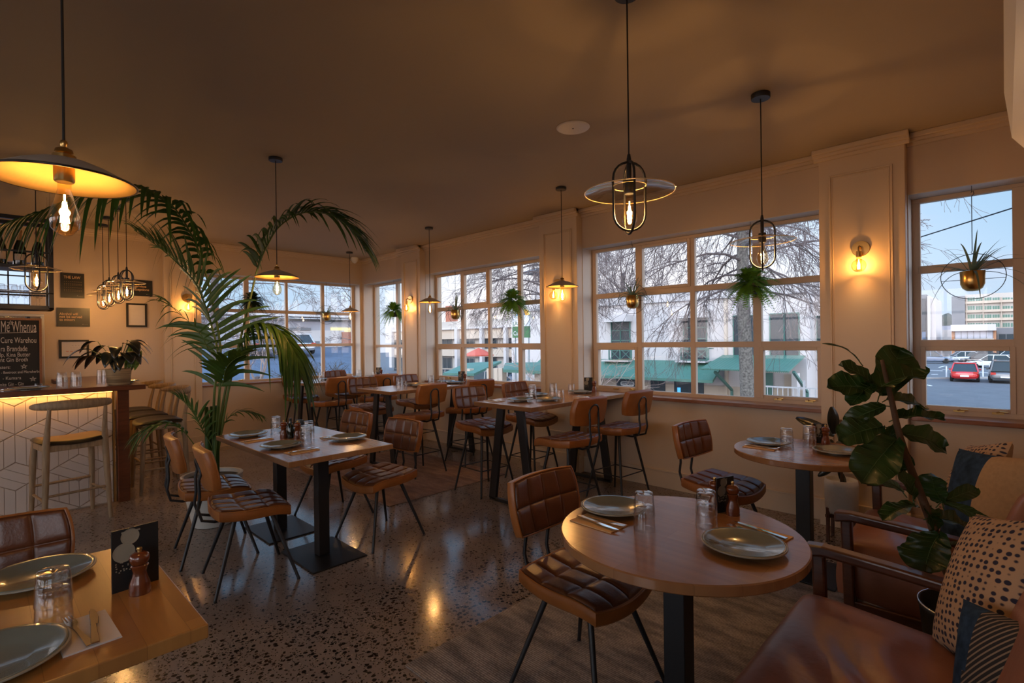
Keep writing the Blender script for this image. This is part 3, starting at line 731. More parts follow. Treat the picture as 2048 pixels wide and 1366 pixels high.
def cutlery(loc, ang, desc, white=False):
    """napkin with a fork and knife crossed on it (separate things)"""
    global FORK0, KNIFE0
    n = thing('napkin', 'folded %s paper napkin under cutlery, %s' % ('white' if white else 'kraft', desc), 'napkin', loc, ang, 'paper napkins under cutlery')
    b = MB(); b.box(-.055, .055, -.095, .095, .0003, .0022); b.box(-.054, .054, -.0945, .0955, .0025, .0042)
    b.build('folded_paper', m_kraft if not white else m_paper, n)
    v = Vector(loc)
    for nm, dx, da, dz in (('fork', -.014, .10, .006), ('knife', .016, -.12, .010)):
        src = FORK0 if nm == 'fork' else KNIFE0
        if src is None:
            src = fork(None, 0, 0) if nm == 'fork' else knife()
            src.name = 'fork' if nm == 'fork' else 'table_knife'
            if nm == 'fork': FORK0 = src
            else: KNIFE0 = src
            o = src
        else: o = src.copy(); COL.objects.link(o)
        R = Matrix.Rotation(ang, 3, 'Z'); o.location = v + R @ Vector((dx, .01, dz)); o.rotation_euler = (0, 0, ang+da)
        tag(o, 'silver %s lying on the napkin, %s' % ('fork' if nm == 'fork' else 'knife', desc), nm, 'forks' if nm == 'fork' else 'table knives')
def make_mill(label, loc, h=.125, dark=False):
    t = thing('pepper_mill', label, 'pepper mill', loc, group='turned wooden mills')
    k = h/.125
    lathe_obj('mill_body', [(0, 0), (.026, 0), (.027, .006), (.0255, .010), (.027, .014), (.0255, .018), (.026, .022), (.024, .034), (.0175, .052), (.0165, .062), (.020, .074), (.0225, .080), (.020, .084), (0, .084)], m_mill, t).scale = (1, 1, k)
    lathe_obj('mill_head', [(0, .085), (.019, .085), (.0235, .092), (.025, .102), (.022, .112), (.012, .118), (0, .119)], m_mill, t).scale = (1, 1, k)
    lathe_obj('knob', [(0, .118), (.005, .118), (.005, .122), (.0075, .126), (.006, .131), (0, .133)], m_brass, t, 16).scale = (1, 1, k)
    return t
def make_card(label, loc, rz, h=.15, w=.105):
    t = thing('menu_card', label, 'menu card', loc, rz)
    MB().box(-w/2, w/2, -.003, .003, 0, h).build('card_panel', m_card, t)
    for (x, z, r) in ((-w*.12, h*.90, w*.20), (-w*.38, h*.62, w*.24)):
        if x-r < -w/2: x = -w/2+r+.001
        z = min(z, h-r-.002)
        b = MB(); 
        b.lathe([(0, 0), (r*.8, 0), (r, .0008)], 24, M=Matrix.Translation((x, -.0036, z)) @ Matrix.Rotation(PI/2, 4, 'X')); b.build('printed_plate', m_plate_rim, t)
    b = MB(); random.seed(5)
    for i in range(26):
        x = random.uniform(-w*.42, w*.05); z = random.uniform(h*.30, h*.48); r = .0016
        b.box(x-r, x+r, -.0042, -.003, z-r, z+r)
    b.box(-w*.3, w*.1, -.0042, -.003, h*.93, h*.955)
    b.build('printed_specks', m_plate_rim, t); return t
plate0 = make_plate('round grey-green plate on the front round table, near its left edge', (-1.165, 1.80, .75))
mill0 = make_mill('dark wooden mill beside the black menu card on the bottom left table', (-1.80, .315, .74))
glass0 = make_glass('upside-down tumbler, lower of the stacked pair on the front round table, left', (-.965, 1.695, .75))
def plate(label, x, y, z, r=1.0): o = dup(plate0, label, (x, y, z+.001)); o.scale = (r, r, 1); return o
def pair(desc, x, y, z, first=False, n=2):
    if not first: dup(glass0, 'lower tumbler of the stacked pair ' + desc if n > 1 else 'single upside-down tumbler ' + desc, (x, y, z), random.random())
    if n > 1: dup(glass0, 'upper tumbler of the stacked pair ' + desc, (x, y, z+.048), random.random())
pair('on the front round table, left', -.965, 1.695, .75, first=True)
# front round table
plate('round grey-green plate on the front round table, near its right edge', -.635, 1.76, .75)
pair('on the front round table, beside the mills', -.805, 1.865, .75)
cutlery((-1.125, 1.632, .75), R_(-92), 'left side of the front round table')
cutlery((-.64, 1.925, .75), R_(82), 'right side of the front round table')
dup(mill0, 'light wooden mill left of the card holder on front round table', (-.862, 2.082, .75)); dup(mill0, 'light wooden mill right of the card holder on front round table', (-.785, 2.068, .75))
make_card('small black menu card between two mills on front round table', (-.822, 2.085, .75), R_(68), .14, .09)
# rear round table
plate('round plate on the rear round table, window side', -1.13, 3.60, .75); plate('round plate on the rear round table behind the fig leaves', -.735, 3.585, .75)
pair('on the rear round table, beside the window-side plate', -.985, 3.475, .75, n=2); pair('on the rear round table, beside the mills', -.902, 3.65, .75, n=2)
cutlery((-1.13, 3.45, .75), R_(-90), 'left side of the rear round table'); cutlery((-.70, 3.75, .75), R_(86), 'rear round table, under the fig leaf')
dup(mill0, 'wooden mill on rear round table, left of two before the rubber plant', (-.925, 3.82, .75)); dup(mill0, 'wooden mill on rear round table, right of two before the rubber plant', (-.845, 3.80, .75))
make_card('dark menu card behind the two mills on the rear round table', (-.885, 3.845, .75), R_(20), .13, .08)
# rectangular table
plate('round plate at the palm end of the rectangular table', -4.18, 1.425, .75); plate('round plate at front corner of the rectangular table', -3.555, 1.42, .75)
plate('round plate at far side of the rectangular table behind the mills', -4.20, 1.80, .75); plate('round plate at the window-side right end of the rectangular table', -3.46, 1.86, .75)
cutlery((-3.93, 1.40, .75), R_(8), 'palm end of the rectangular table'); cutlery((-3.30, 1.45, .75), R_(8), 'front corner of the rectangular table')
cutlery((-3.60, 1.83, .75), R_(170), 'window side of the rectangular table', True); cutlery((-4.32, 1.84, .75), R_(170), 'far end of the rectangular table', True)
pair('at the palm end of the rectangular table', -4.10, 1.60, .75); pair('near the middle of the rectangular table, camera side', -3.485, 1.56, .75); pair('near the middle of the rectangular table, far side', -3.66, 1.66, .75)
dup(mill0, 'wooden mill left of the black bottle on rectangular table', (-3.88, 1.57, .75)); dup(mill0, 'wooden mill right of the black bottle on rectangular table', (-3.78, 1.63, .75))
def small_bottle(label, loc):
    t = thing('oil_bottle', label, 'bottle', loc)
    lathe_obj('bottle_body', [(0, 0), (.022, 0), (.023, .005), (.023, .085), (.012, .105), (.010, .125), (0, .125)], m_bottle, t); lathe_obj('cap', [(0, .125), (.011, .125), (.011, .148), (0, .148)], m_black, t, 16)
small_bottle('small black bottle standing between two mills on rectangular table', (-3.835, 1.60, .75))
make_card('dark menu card behind mills on the rectangular table', (-3.82, 1.665, .75), R_(30), .13, .07)
# bottom left table
plate('large round plate on the bottom left table, cut by photo edge, farther one', -2.14, .12, .74, 1.05); plate('large round plate on the bottom left table, cut by photo edge, nearer one', -1.635, .01, .74, 1.05)
pair('on the amber-lit bottom left table', -1.775, .128, .74)
cutlery((-1.65, .178, .74), R_(92), 'amber-lit bottom left table', True)
make_card('black menu card printed with plates, on bottom left table', (-1.855, .315, .74), R_(96), .178, .115)
# high tables
for tn, tx, pl, gl, my in (('nearest', XC, ((-.04, 3.43), (.13, 3.63), (-.03, 4.33), (-.20, 3.84)), ((-.035, 3.46), (.13, 3.66), (-.02, 3.88), (-.07, 4.345)), 4.52),
                       ('middle', XB, ((.09, 3.76), (-.17, 3.82), (.07, 4.30), (-.16, 4.33)), ((.14, 3.40), (.05, 3.52), (.06, 3.90), (-.05, 4.18)), 4.52),
                       ('farthest', XA, ((-.13, 3.62), (.06, 3.86), (-.16, 4.08), (.10, 4.34)), ((.08, 3.46), (.02, 3.98), (-.02, 4.10), (.02, 4.38)), 4.50)):
    pos = ('front left', 'front right', 'window end right', 'window end left')
    for k, (dx, y) in enumerate(pl):
        plate('round plate on the %s high table, %s setting' % (tn, ('first', 'second', 'third', 'fourth')[k]+' from its open end'), tx+dx, y, .908 if tn == 'middle' else .90, .92)
    for k, (dx, y) in enumerate(gl):
        y2 = y; x2 = tx+dx
        for (px_, py_) in pl:
            d = Vector((x2-tx-px_, y2-py_))
            if d.length < .165: d = d.normalized() if d.length > 1e-3 else Vector((1, 0)); x2 = tx+px_+d.x*.168; y2 = py_+d.y*.168
        w_ = ('first', 'second', 'third', 'fourth')[k]+' from its open end'
        pair('on the %s high table, %s' % (tn, w_), x2, y2, .90, n=2 if k % 2 == 0 else 1)
    cutlery((tx-.23, 3.28, .90), R_(-100), '%s high table, open end' % tn, True)
    cutlery((tx+.24, 4.02, .90), R_(80), '%s high table, camera side' % tn, True)
    dup(mill0, 'wooden mill on the %s high table, against the window' % tn, (tx+.02, my-.01, .90))
    make_card('dark menu card by the window on the %s high table' % tn, (tx-.06, my, .90), R_(42), .15, .09)
# ================================================================== LAMPS
def bulb(parent, z, kind='pear', w=5):
    """hangs from z downwards"""
    if kind == 'pear': prof = [(.0135, z), (.0135, z-.018), (.020, z-.045), (.030, z-.078), (.032, z-.095), (.027, z-.115), (.014, z-.130), (0, z-.134)]; zc = z-.075
    elif kind == 'tube': prof = [(.012, z), (.013, z-.015), (.020, z-.045), (.0245, z-.085), (.0235, z-.105), (.015, z-.122), (0, z-.127)]; zc = z-.07
    else:
        prof = [(.013, z), (.016, z-.016)]+[(.0475*math.sin(a), z-.062-.0475*math.cos(a)*1.0) for a in [R_(q) for q in range(24, 181, 12)]]; zc = z-.062
    b = lathe_obj('bulb_glass', prof, m_bulb, parent, 24, 'all')
    f = MB()
    for k in range(6):
        a = k*PI/3; f.tube([(.0035*math.cos(a), .0035*math.sin(a), zc+.026), (.0085*math.cos(a+.5), .0085*math.sin(a+.5), zc-.026)], .0013, 5)
    f.tube([(0, 0, zc+.045), (0, 0, zc+.02)], .002, 5)
    f.build('filament', m_fil, b)
    bulb_light(parent, (0, 0, zc), w)
    return b
def enamel_pendant(label, x, y, z, w=5, tilt=None, d=.32):
    t = thing('pendant_lamp', label, 'pendant lamp', (x, y, z), group='enamel disc pendants')
    MB().tube([(0, 0, .075), (0, 0, CH-z-.02)], .0032, 6).build('cord', m_cord, t, smooth=True)
    lathe_obj('ceiling_rose', [(0, CH-z-.024), (.048, CH-z-.024), (.050, CH-z-.020), (.050, CH-z-.001), (0, CH-z-.001)], m_black, t)
    r = d/2
    sh = lathe_obj('lamp_shade', [(.030, .024), (.055, .020), (r*.62, .006), (r, -.022), (r-.001, -.0245), (r*.62, .003), (.055, .017), (.028, .020)], m_enamel, t, 64, 'all')
    lathe_obj('shade_top', [(.022, .034), (.034, .030), (.058, .0235), (r*.62, .0095), (r-.004, -.0185)], m_enamel_top, t, 64, 'all')
    b = MB(); b.tube([(r*math.cos(a*PI/40), r*math.sin(a*PI/40), -.0225) for a in range(80)], .0028, 6, closed=True); b.build('shade_rim', m_rim, t, smooth='all')
    lathe_obj('cap', [(0, .078), (.006, .078), (.009, .070), (.006, .062), (.017, .056), (.019, .048), (.014, .045), (.024, .041), (.025, .030), (0, .030)], m_brass, t, 24)
    lathe_obj('bulb_holder', [(0, .02), (.021, .02), (.021, -.022), (.018, -.026), (0, -.026)], m_brass, t, 24)
    bulb(t, -.026, 'pear', w)
    return t
P2 = Pz(551, 316, CH); P3 = Pz(1122, 375, CH); P4 = Pz(858, 455, CH); P5 = Pz(699, 504, CH); P7 = Pz(1521, 188, CH)
enamel_pendant('enamel disc pendant in the upper left foreground, seen from below with amber underside', -1.686, .152, 1.885, 2.0, d=.295)
enamel_pendant('enamel disc pendant hanging over the rectangular table', P2.x, P2.y, 1.985, 5)
enamel_pendant('enamel disc pendant over the nearest high table, before the wall sconce', P3.x, P3.y, 1.975, 5, d=.30)
enamel_pendant('enamel disc pendant over the middle high table', P4.x, P4.y, 1.97, 5, d=.28)
enamel_pendant('enamel disc pendant in the far corner under the camera dome', P5.x, P5.y, 1.97, 4, d=.28)
def cage_pendant(label, x, y, z, w=5, d=.36, rz=.4, k=1.0):
    """z = height of the glass disc"""
    t = thing('cage_pendant', label, 'pendant lamp', (x, y, z), rz, 'black cage pendants with glass discs')
    MB().tube([(0, 0, .105*k), (0, 0, CH-z-.02)], .0032, 6).build('cord', m_cord, t, smooth=True)
    lathe_obj('ceiling_rose', [(0, CH-z-.030), (.050, CH-z-.030), (.052, CH-z-.026), (.052, CH-z-.001), (0, CH-z-.001)], m_black, t)
    lathe_obj('stem', [(0, .14), (.006, .14), (.0095, .12), (.0095, .035), (.021, .033), (.021, .010), (.021, -.018), (.019, -.022), (0, -.022)], m_black, t, 20)
    for q in range(2):
        b = MB(); hw = .066; pts = []
        for i in range(12): a = PI-PI*i/11; pts.append((hw*math.cos(a), 0, .042+hw*math.sin(a)))
        for i in range(12): a = -PI*i/11; pts.append((hw*math.cos(a), 0, -.105+hw*math.sin(a)*1.0-(.0 if q == 0 else .012)))
        Rm = Matrix.Rotation(q*PI/2, 3, 'Z'); b.tube([Rm @ Vector(p) for p in pts], .0052, 8, closed=True)
        b.build('cage_hoop', m_black, t, smooth='all')
    r = d/2
    lathe_obj('glass_disc', [(.066, .012), (r*.6, .006), (r, -.012), (r+.002, -.014), (r, -.016), (r*.6, .002), (.066, .008), (.066, .012)], m_disc, t, 64, 50)
    b = MB(); b.tube([(r*math.cos(a*PI/40), r*math.sin(a*PI/40), -.014) for a in range(80)], .0018, 6, closed=True); b.tube([(.067*math.cos(a*PI/16), .067*math.sin(a*PI/16), .010) for a in range(32)], .0018, 6, closed=True); b.build('disc_rim_glint', m_discglint, t, smooth='all')  # amber rings painted as lamplight caught in the glass edges
    bulb(t, -.022, 'pear', w)
    return t
cage_pendant('cage pendant with clear glass disc, large, hanging over the front round table', -1.10, 1.845, 2.065, 5, .36, .85)
cage_pendant('cage pendant with clear glass disc in front of the widest window, beside the fern', P7.x, P7.y, 2.03, 5, .35, .3)
q1 = Pz(254, 405, CH)
for nm, (x, y), zz in (('first of four over the bar return, nearest', (-6.12, 1.00), 2.075), ('second of four over the bar return', (-6.62, 1.01), 2.075), ('third of four over the bar return', (-7.15, 1.01), 2.075), ('fourth of four over the bar return, at the sign wall', (-7.62, 1.02), 2.065)):
    cage_pendant('cage pendant with glass disc, ' + nm, x, y, zz, 3.2, .30, .5)
pb = Px(73, 535, -5.35)
cage_pendant('cage pendant with glass disc in front of the bottle shelf', pb.x, pb.y, 2.06, 3.2, .30, .2)
def sconce(label, p, n, w=2.6):
    """p = centre of back plate on the wall; n = 'y' (wall faces -Y) or 'x' (wall faces +X)"""
    t = thing('wall_sconce', label, 'wall lamp', p, 0 if n == 'y' else PI/2, 'brass globe wall lamps')
    b = MB(); b.lathe([(0, 0), (.056, 0), (.058, -.004), (.056, -.012), (0, -.014)], 32, M=Matrix.Rotation(-PI/2, 4, 'X'))
    b.v = [(x, -abs(y), z) for x, y, z in b.v]; b.build('back_plate', m_brass, t, smooth=40)
    MB().tube([(0, -.012, .0), (0, -.05, .012), (0, -.075, .0), (0, -.075, -.03)], .006, 8).build('arm', m_brass, t, smooth=True)
    h = MB().lathe([(0, -.028), (.017, -.028), (.0175, -.07), (0, -.07)], 20, c=(0, -.075, 0)).build('bulb_holder', m_brass, t, smooth=40)
    e = bpy.data.objects.new('bulb', None); COL.objects.link(e); e.parent = t; e.location = (0, -.075, 0); bulb(e, -.07, 'globe', w)
    return t
sconce('brass globe wall lamp on the pilaster right of the widest window', (-.765, YW-.103, 2.10), 'y')
sconce('brass globe wall lamp on the middle pilaster, behind the enamel pendant', (-3.63, YW-.103, 2.085), 'y')
sconce('brass globe wall lamp on the far pilaster beside the corner window', (-6.47, YW-.103, 2.095), 'y')
sconce('brass globe wall lamp on the left wall, behind palm fronds', (XL+.063, 1.96, 2.09), 'x')
# ceiling speaker, camera dome, air conditioner
sp = Pz(1146, 255, CH)
t = thing('ceiling_speaker', 'flat white round speaker set in the ceiling', 'speaker', (sp.x, sp.y, CH-.001))
lathe_obj('grille', [(0, -.006), (.098, -.006), (.108, -.004), (.112, 0)], m_white, t, 48); lathe_obj('logo_badge', [(0, -.0075), (.006, -.0075), (.006, -.006)], m_black, t, 10)
cd = Pz(722, 517, CH)
t = thing('security_camera', 'small white dome security camera in the ceiling corner', 'camera', (cd.x, cd.y-.12, CH))
lathe_obj('housing', [(.062, 0), (.062, -.035), (.055, -.05), (.045, -.065), (.02, -.09), (0, -.095)], m_white, t, 32, 'all')
b = MB(); b.lathe([(0, 0), (.02, .003), (.034, .014), (.036, .022), (.0, .022)], 20, M=Matrix.Translation((.026, -.030, -.055)) @ Vector((.55, -.6, -.55)).to_track_quat('-Z', 'Y').to_matrix().to_4x4()); b.build('lens', m_black_plastic, t, smooth='all')
t = thing('air_conditioner', 'white wall air conditioner cut off by the top right corner', 'air conditioner', (XR, 1.56, 1.92))
b = MB(); prof = [(0, .02), (-.13, 0), (-.19, .012), (-.225, .06), (-.237, .16), (-.232, .25), (-.20, .325), (-.14, .36), (0, .36)]
Mx = Matrix(((1, 0, 0, 0), (0, 0, 1, -.45), (0, 1, 0, 0), (0, 0, 0, 1)))
b.prism([(a_*1.21, c_*1.30) for a_, c_ in prof], 0, .90, M=Mx); b.build('casing', m_white, t, bevel=.012, seg=3)
b = MB(); b.add([(-.172, -.43, .012), (-.205, -.43, .062), (-.205, .43, .062), (-.172, .43, .012), (-.180, -.43, .004), (-.214, -.43, .056), (-.214, .43, .056), (-.18, .43, .004)], [(0, 1, 2, 3), (7, 6, 5, 4), (0, 4, 5, 1), (3, 2, 6, 7), (0, 3, 7, 4), (1, 5, 6, 2)]); b.build('louvre', m_silver, t)
# ================================================================== BAR
XBF = -5.97
t = thing('bar_counter', 'bar counter faced in white chevron tiles with dark wood top', 'bar counter', (0, 0, 0))
MB().box(-6.55, XBF-.008, -3.2, .86, 0, 1.045).box(-7.70, -6.55, .58, .86, 0, 1.045).build('counter_body', m_grout, t)
b = MB()   # tumbling-block tiling, each rhombus cut in three strips
s_ = .235; g_ = .0022
def strip_rhomb(o, e1, e2, n=3):
    for k in range(n):
        a = o+e1*(k/n); c = o+e1*((k+1)/n); quad = [a, c, c+e2, a+e2]; cen = sum(quad, Vector((0, 0)))/4
        q = []
        for p in quad: d = p-cen; q.append(cen+d*(1-g_/max(.02, abs(d.length)*.45)))
        for ax, lim, sg in ((0, -2.2, 1), (0, .853, -1), (1, .012, 1), (1, 1.028, -1)):
            o2 = []
            for i_ in range(len(q)):
                p0, p1 = q[i_], q[(i_+1) % len(q)]; d0, d1 = (p0[ax]-lim)*sg, (p1[ax]-lim)*sg
                if d0 >= 0: o2.append(p0)
                if d0*d1 < 0: o2.append(p0+(p1-p0)*(d0/(d0-d1)))
            q = o2
            if len(q) < 3: break
        nq = len(q)
        if nq < 3: continue
        ar = sum(q[i].x*q[(i+1) % nq].y-q[(i+1) % nq].x*q[i].y for i in range(nq))/2
        if abs(ar) < 1e-4: continue
        if ar < 0: q.reverse()
        vs = [(XBF-.007, p.x, p.y) for p in q]+[(XBF, p.x, p.y) for p in q]
        b.add(vs, [tuple(range(nq, 2*nq))]+[(k_, (k_+1) % nq, nq+(k_+1) % nq, nq+k_) for k_ in range(nq)])
A0 = Vector((0, s_)); A1 = Vector((s_*math.cos(PI/6), s_/2)); A2 = Vector((-s_*math.cos(PI/6), s_/2))
for i in range(-9, 5):
    for j in range(-1, 6):
        o = Vector((i*2*s_*math.cos(PI/6)+(j % 2)*s_*math.cos(PI/6), j*1.5*s_-.1))
        strip_rhomb(o, A1, A2); strip_rhomb(o, A2, -A0); strip_rhomb(o-A0, A1, A0)
for i_, f in enumerate(b.f): pass
b.build('tile_facing', m_tile, t, bevel=.0015, seg=1)
MB().box(XBF-.005, XBF+.012, .855, .868, .01, 1.04).build('edge_trim', m_brass, t)
MB().box(XBF+.03, XBF+.042, -2.2, .85, 1.030, 1.043).build('led_strip', m_led, t)
al = bpy.data.lights.new('led_light', 'AREA'); al.shape = 'RECTANGLE'; al.size = 2.9; al.size_y = .012; al.energy = 3.4; al.color = (1, .45, .09); al.spread = R_(170)
lo = bpy.data.objects.new('led_light', al); COL.objects.link(lo); lo.location = (XBF+.036, -.6, 1.028); lo.rotation_euler = (0, 0, PI/2); lo.parent = t
BZ = 1.045
MB().box(-7.6, -6.1, .885, .897, 1.030, 1.043).build('led_strip', m_led, t)
al = bpy.data.lights.new('led_light', 'AREA'); al.shape = 'RECTANGLE'; al.size = 1.5; al.size_y = .012; al.energy = 1.3; al.color = (1, .45, .09); al.spread = R_(170)
lo = bpy.data.objects.new('led_light', al); COL.objects.link(lo); lo.location = (-6.85, .891, 1.028); lo.parent = t
MB().prism([(-6.62, -3.2), (-5.79, -3.2), (-5.79, 1.08), (-7.95, 1.08), (-7.95, .62), (-7.70, .62), (-7.70, .56), (-6.62, .56)], BZ, BZ+.045).build('countertop', m_barwood, t, bevel=.005)
MB().box(-6.03, -5.93, .885, .975, 0, BZ).build('corner_post', m_barwood, t, bevel=.004)
# wishbone bar stools
def wood_stool(label, loc, rz):
    t = thing('wooden_bar_stool', label, 'bar stool', loc, rz, 'wishbone-backed wooden bar stools')
    SH = .66
    for sx_ in (-1, 1):
        f = MB(); f.tube([(sx_*.185, .15, SH+.01), (sx_*.195, .165, SH-.15), (sx_*.205, .19, 0)], [.021, .024, .015], 12); f.build('front_leg', m_pale, t, smooth=True)
        f = MB(); f.tube([(sx_*.215, -.215, 0), (sx_*.20, -.195, .35), (sx_*.19, -.18, SH), (sx_*.185, -.195, SH+.12), (sx_*.180, -.235, SH+.30)], [.015, .022, .025, .019, .0125], 12); f.build('rear_leg', m_pale, t, smooth=True)
        MB().tube([(sx_*.195, .165, .23), (sx_*.205, -.20, .23)], .010, 8).build('stretcher', m_pale, t, smooth=True)
        MB().bar((sx_*.187, .15, SH-.02), (sx_*.19, -.18, SH-.02), .022, .05).build('seat_rail', m_pale, t, bevel=.004)
    MB().tube([(-.20, .17, .30), (.20, .17, .30)], .011, 8).build('stretcher', m_pale, t, smooth=True)
    MB().tube([(-.205, -.20, .27), (.205, -.20, .27)], .010, 8).build('stretcher', m_pale, t, smooth=True)
    MB().bar((-.185, .15, SH-.02), (.185, .15, SH-.02), .022, .05).build('seat_rail', m_pale, t, bevel=.004)
    MB().bar((-.185, -.18, SH-.02), (.185, -.18, SH-.02), .022, .05).build('seat_rail', m_pale, t, bevel=.004)
    def st(s, t_, top):
        u, v = s*2-1, t_*2-1; x, y = squircle(u, v, .25); e = max(0, (1-u**6)*(1-v**6))**.5
        zz = SH+.012+.022*(u*u)-.012*v*v
        return (x*.235, y*.215-.005, zz+(.032*e if top else 0))
    a = MB(); a.grid(lambda s, q: st(s, q, True), 28, 24); a.grid(lambda s, q: st(s, q, False), 28, 24, flip=True); a.build('seat', m_blackseat, t, smooth='all')
    # curved wishbone top rail, flattened tube
    b = MB(); pts = []; rr = []
    for i in range(25):
        a_ = R_(-8)-R_(164)*i/24; pts.append((.265*math.cos(a_), -.055+.215*math.sin(a_), SH+.315+.012*math.sin(PI*i/24))); rr.append(.013+.027*math.sin(PI*i/24)**.6)
    vs = []; n = 10
    for i, p in enumerate(pts):
        p = Vector(p); tan = (Vector(pts[min(i+1, 24)])-Vector(pts[max(i-1, 0)])).normalized(); nrm = tan.cross(Vector((0, 0, 1))).normalized()
        for k in range(n): a_ = 2*PI*k/n; vs.append(p+Vector((0, 0, 1))*math.cos(a_)*rr[i]+nrm*math.sin(a_)*rr[i]*.42)
    fs = [(i*n+k, i*n+(k+1) % n, (i+1)*n+(k+1) % n, (i+1)*n+k) for i in range(24) for k in range(n)]+[tuple(reversed(range(n))), tuple(range(24*n, 25*n))]
    b.add(vs, fs); b.build('top_rail', m_pale, t, smooth=60)
    return t
ws = wood_stool('wishbone-backed wooden stool in front of the white tiled bar', (-5.66, .52, 0), facing(-1, -.16))
seat_ = [o for o in ws.children if o.name.startswith('seat') and 'rail' not in o.name][0]
for k, (x, nm) in enumerate(((-6.26, 'nearest of three'), (-6.84, 'middle of three'), (-7.42, 'farthest of three'))):
    dup(ws, 'black-seated wishbone stool at the bar return, %s beside the post' % nm, (x, 1.27, 0), facing(0.0, -1))
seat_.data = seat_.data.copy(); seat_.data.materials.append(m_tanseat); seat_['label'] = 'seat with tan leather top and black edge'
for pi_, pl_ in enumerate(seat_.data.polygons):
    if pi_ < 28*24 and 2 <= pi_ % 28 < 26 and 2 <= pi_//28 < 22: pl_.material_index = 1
# ------------------------------------------------------------------ things on the bar
BT = BZ+.045
def on_bar(u, v): p = Pz(u, v, BT); return (min(p.x, -5.83), min(p.y, 1.04))
x, y = on_bar(95, 772); plate('plate on the bar counter in front of the chalkboard', -5.93, .30, BT)
cutlery((-6.12, .18, BT), R_(60), 'bar counter before the chalkboard')
pair('on the bar counter, left of basket plant, farther left', -5.97, .505, BT); pair('on the bar counter, left of basket plant, beside basket', -5.98, .60, BT)
dup(glass0, 'small upside-down tumbler on the bar counter under the chalkboard', (-6.10, .36, BT)).scale = (.7, .7, .5)
for k, (dx, dy) in enumerate(((0, 0), (.02, .10), (-.08, .06))):
    dup(glass0, 'tall clear tumbler on the bar counter behind the basket pot, %s of three' % ('left', 'right', 'rear')[k], (-6.18+dx, .80+dy*.8, BT)).scale = (.85, .85, 1.6)
plate('plate on the bar return, right of the basket pot', -6.20, 1.0, BT, .8)
# basket plant
PB = (-5.975, .905, BT)
t = thing('potted_plant', 'dark glossy-leaved plant in a woven basket pot on the bar counter', 'potted plant', PB)
lathe_obj('basket', [(0, 0), (.080, 0)]+[(.083+.017*q/40+(.0022 if q % 2 else -.0014), .004+.146*q/40) for q in range(41)]+[(.092, .15), (.09, .02), (0, .02)], m_basket, t, 48, 'all')
MB().lathe([(0, .135), (.093, .135)], 30).build('soil', m_soil, t)
m_varieg = pbr('variegated_leaf', (.20, .32, .03), .45, noise=(40, .15))
def blade(mb, p0, d, up, L, w, droop=.5, n=8, fold=.25, prof=None, curl=0.0, wave=0):
    """leaf: starts at p0, heads along d, sags by droop"""
    p0, d, up = Vector(p0), Vector(d).normalized(), Vector(up); side = d.cross(up)
    if side.length < 1e-3: side = d.cross(Vector((1, 0, 0)))
    side.normalize(); vs = []; fs = []
    for i in range(n+1):
        t_ = i/n; c = p0+d*L*t_*(1-.12*droop*t_)+Vector((0, 0, -1))*droop*L*t_*t_*.6+side*curl*L*t_*t_
        ww = w*(prof(t_) if prof else math.sin(PI*min(1, t_*.96+.03))**.8)
        nrm = side.cross(d).normalized(); wv = wave*math.sin(t_*17)*w
        vs += [c-side*ww/2+nrm*(fold*ww*.5+wv), c, c+side*ww/2+nrm*(fold*ww*.5-wv)]
    for i in range(n):
        a = i*3; fs += [(a, a+3, a+4, a+1), (a+1, a+4, a+5, a+2)]
    mb.add(vs, fs)
random.seed(11)
b = MB(); st = MB()
for k in range(20):
    a = random.uniform(0, 2*PI); el = random.uniform(.25, 1.35); h = random.uniform(.12, .27); rr = random.uniform(.03, .13)
    if k < 6: a = R_(-120+random.uniform(-30, 30)); rr = random.uniform(.10, .20)
    base = Vector((rr*math.cos(a), rr*math.sin(a), .14+h)); st.tube([(0, 0, .13), base*.6+Vector((0, 0, .07)), base], .003, 5)
    blade(b, base, (math.cos(a), math.sin(a), .25), (0, 0, 1), random.uniform(.16, .25), random.uniform(.085, .13), 1.3, 10, .22)
b.build('foliage', m_rubber, t, smooth='all', solid=.001); st.build('stems', m_palmstem, t, smooth='all')
b = MB()
for k in range(4): blade(b, (.03*k-.02, .05+.02*k, .13), (.12*k-.2, .25, 1), (1, 0, 0), .27-.02*k, .045, .1, 8, .2)
b.build('mottled_leaves', m_varieg, t, smooth='all', solid=.001)
# ------------------------------------------------------------------ hanging bottle shelf
SX0, SX1, SY0, SY1 = -6.62, -6.30, -.75, .485
t = thing('hanging_shelf', 'dark steel shelf unit hung over the bar, holding bottles and wine glasses', 'shelf', (0, 0, 0))
b = MB(); w = .035
for x in (SX0, SX1-w):
    for y in (SY0, SY1-w): b.box(x, x+w, y, y+w, 1.79, 2.62)
for z in (2.585, 1.79):
    for x in (SX0, SX1-w): b.box(x+.001, x+w-.001, SY0+w, SY1-w, z, z+.035)
    for y in (SY0, SY1-w): b.box(SX0+w, SX1-w, y+.001, y+w-.001, z, z+.035)
b.box(SX1-.014, SX1, SY0, SY1, 1.93, 1.945); b.box(SX0, SX0+.014, SY0, SY1, 1.93, 1.945); b.box(SX1-.02, SX1, SY0, SY1, 2.30, 2.315)
b.build('steel_frame', m_shelfsteel, t, bevel=.002, seg=1)
MB().box(SX0, SX1, SY0, SY1, 2.155, 2.185).build('upper_shelf', m_shelfsteel, t); MB().box(SX0, SX1, SY0, SY1, 1.79, 1.805).build('lower_shelf', m_shelfsteel, t)
b = MB()
for x in (SX0+.03, SX1-.03):
    for y in (SY0+.1, SY1-.02): b.tube([(x, y, 2.62), (x, y, CH)], .003, 6)
b.build('suspension_chain', m_steel, t)
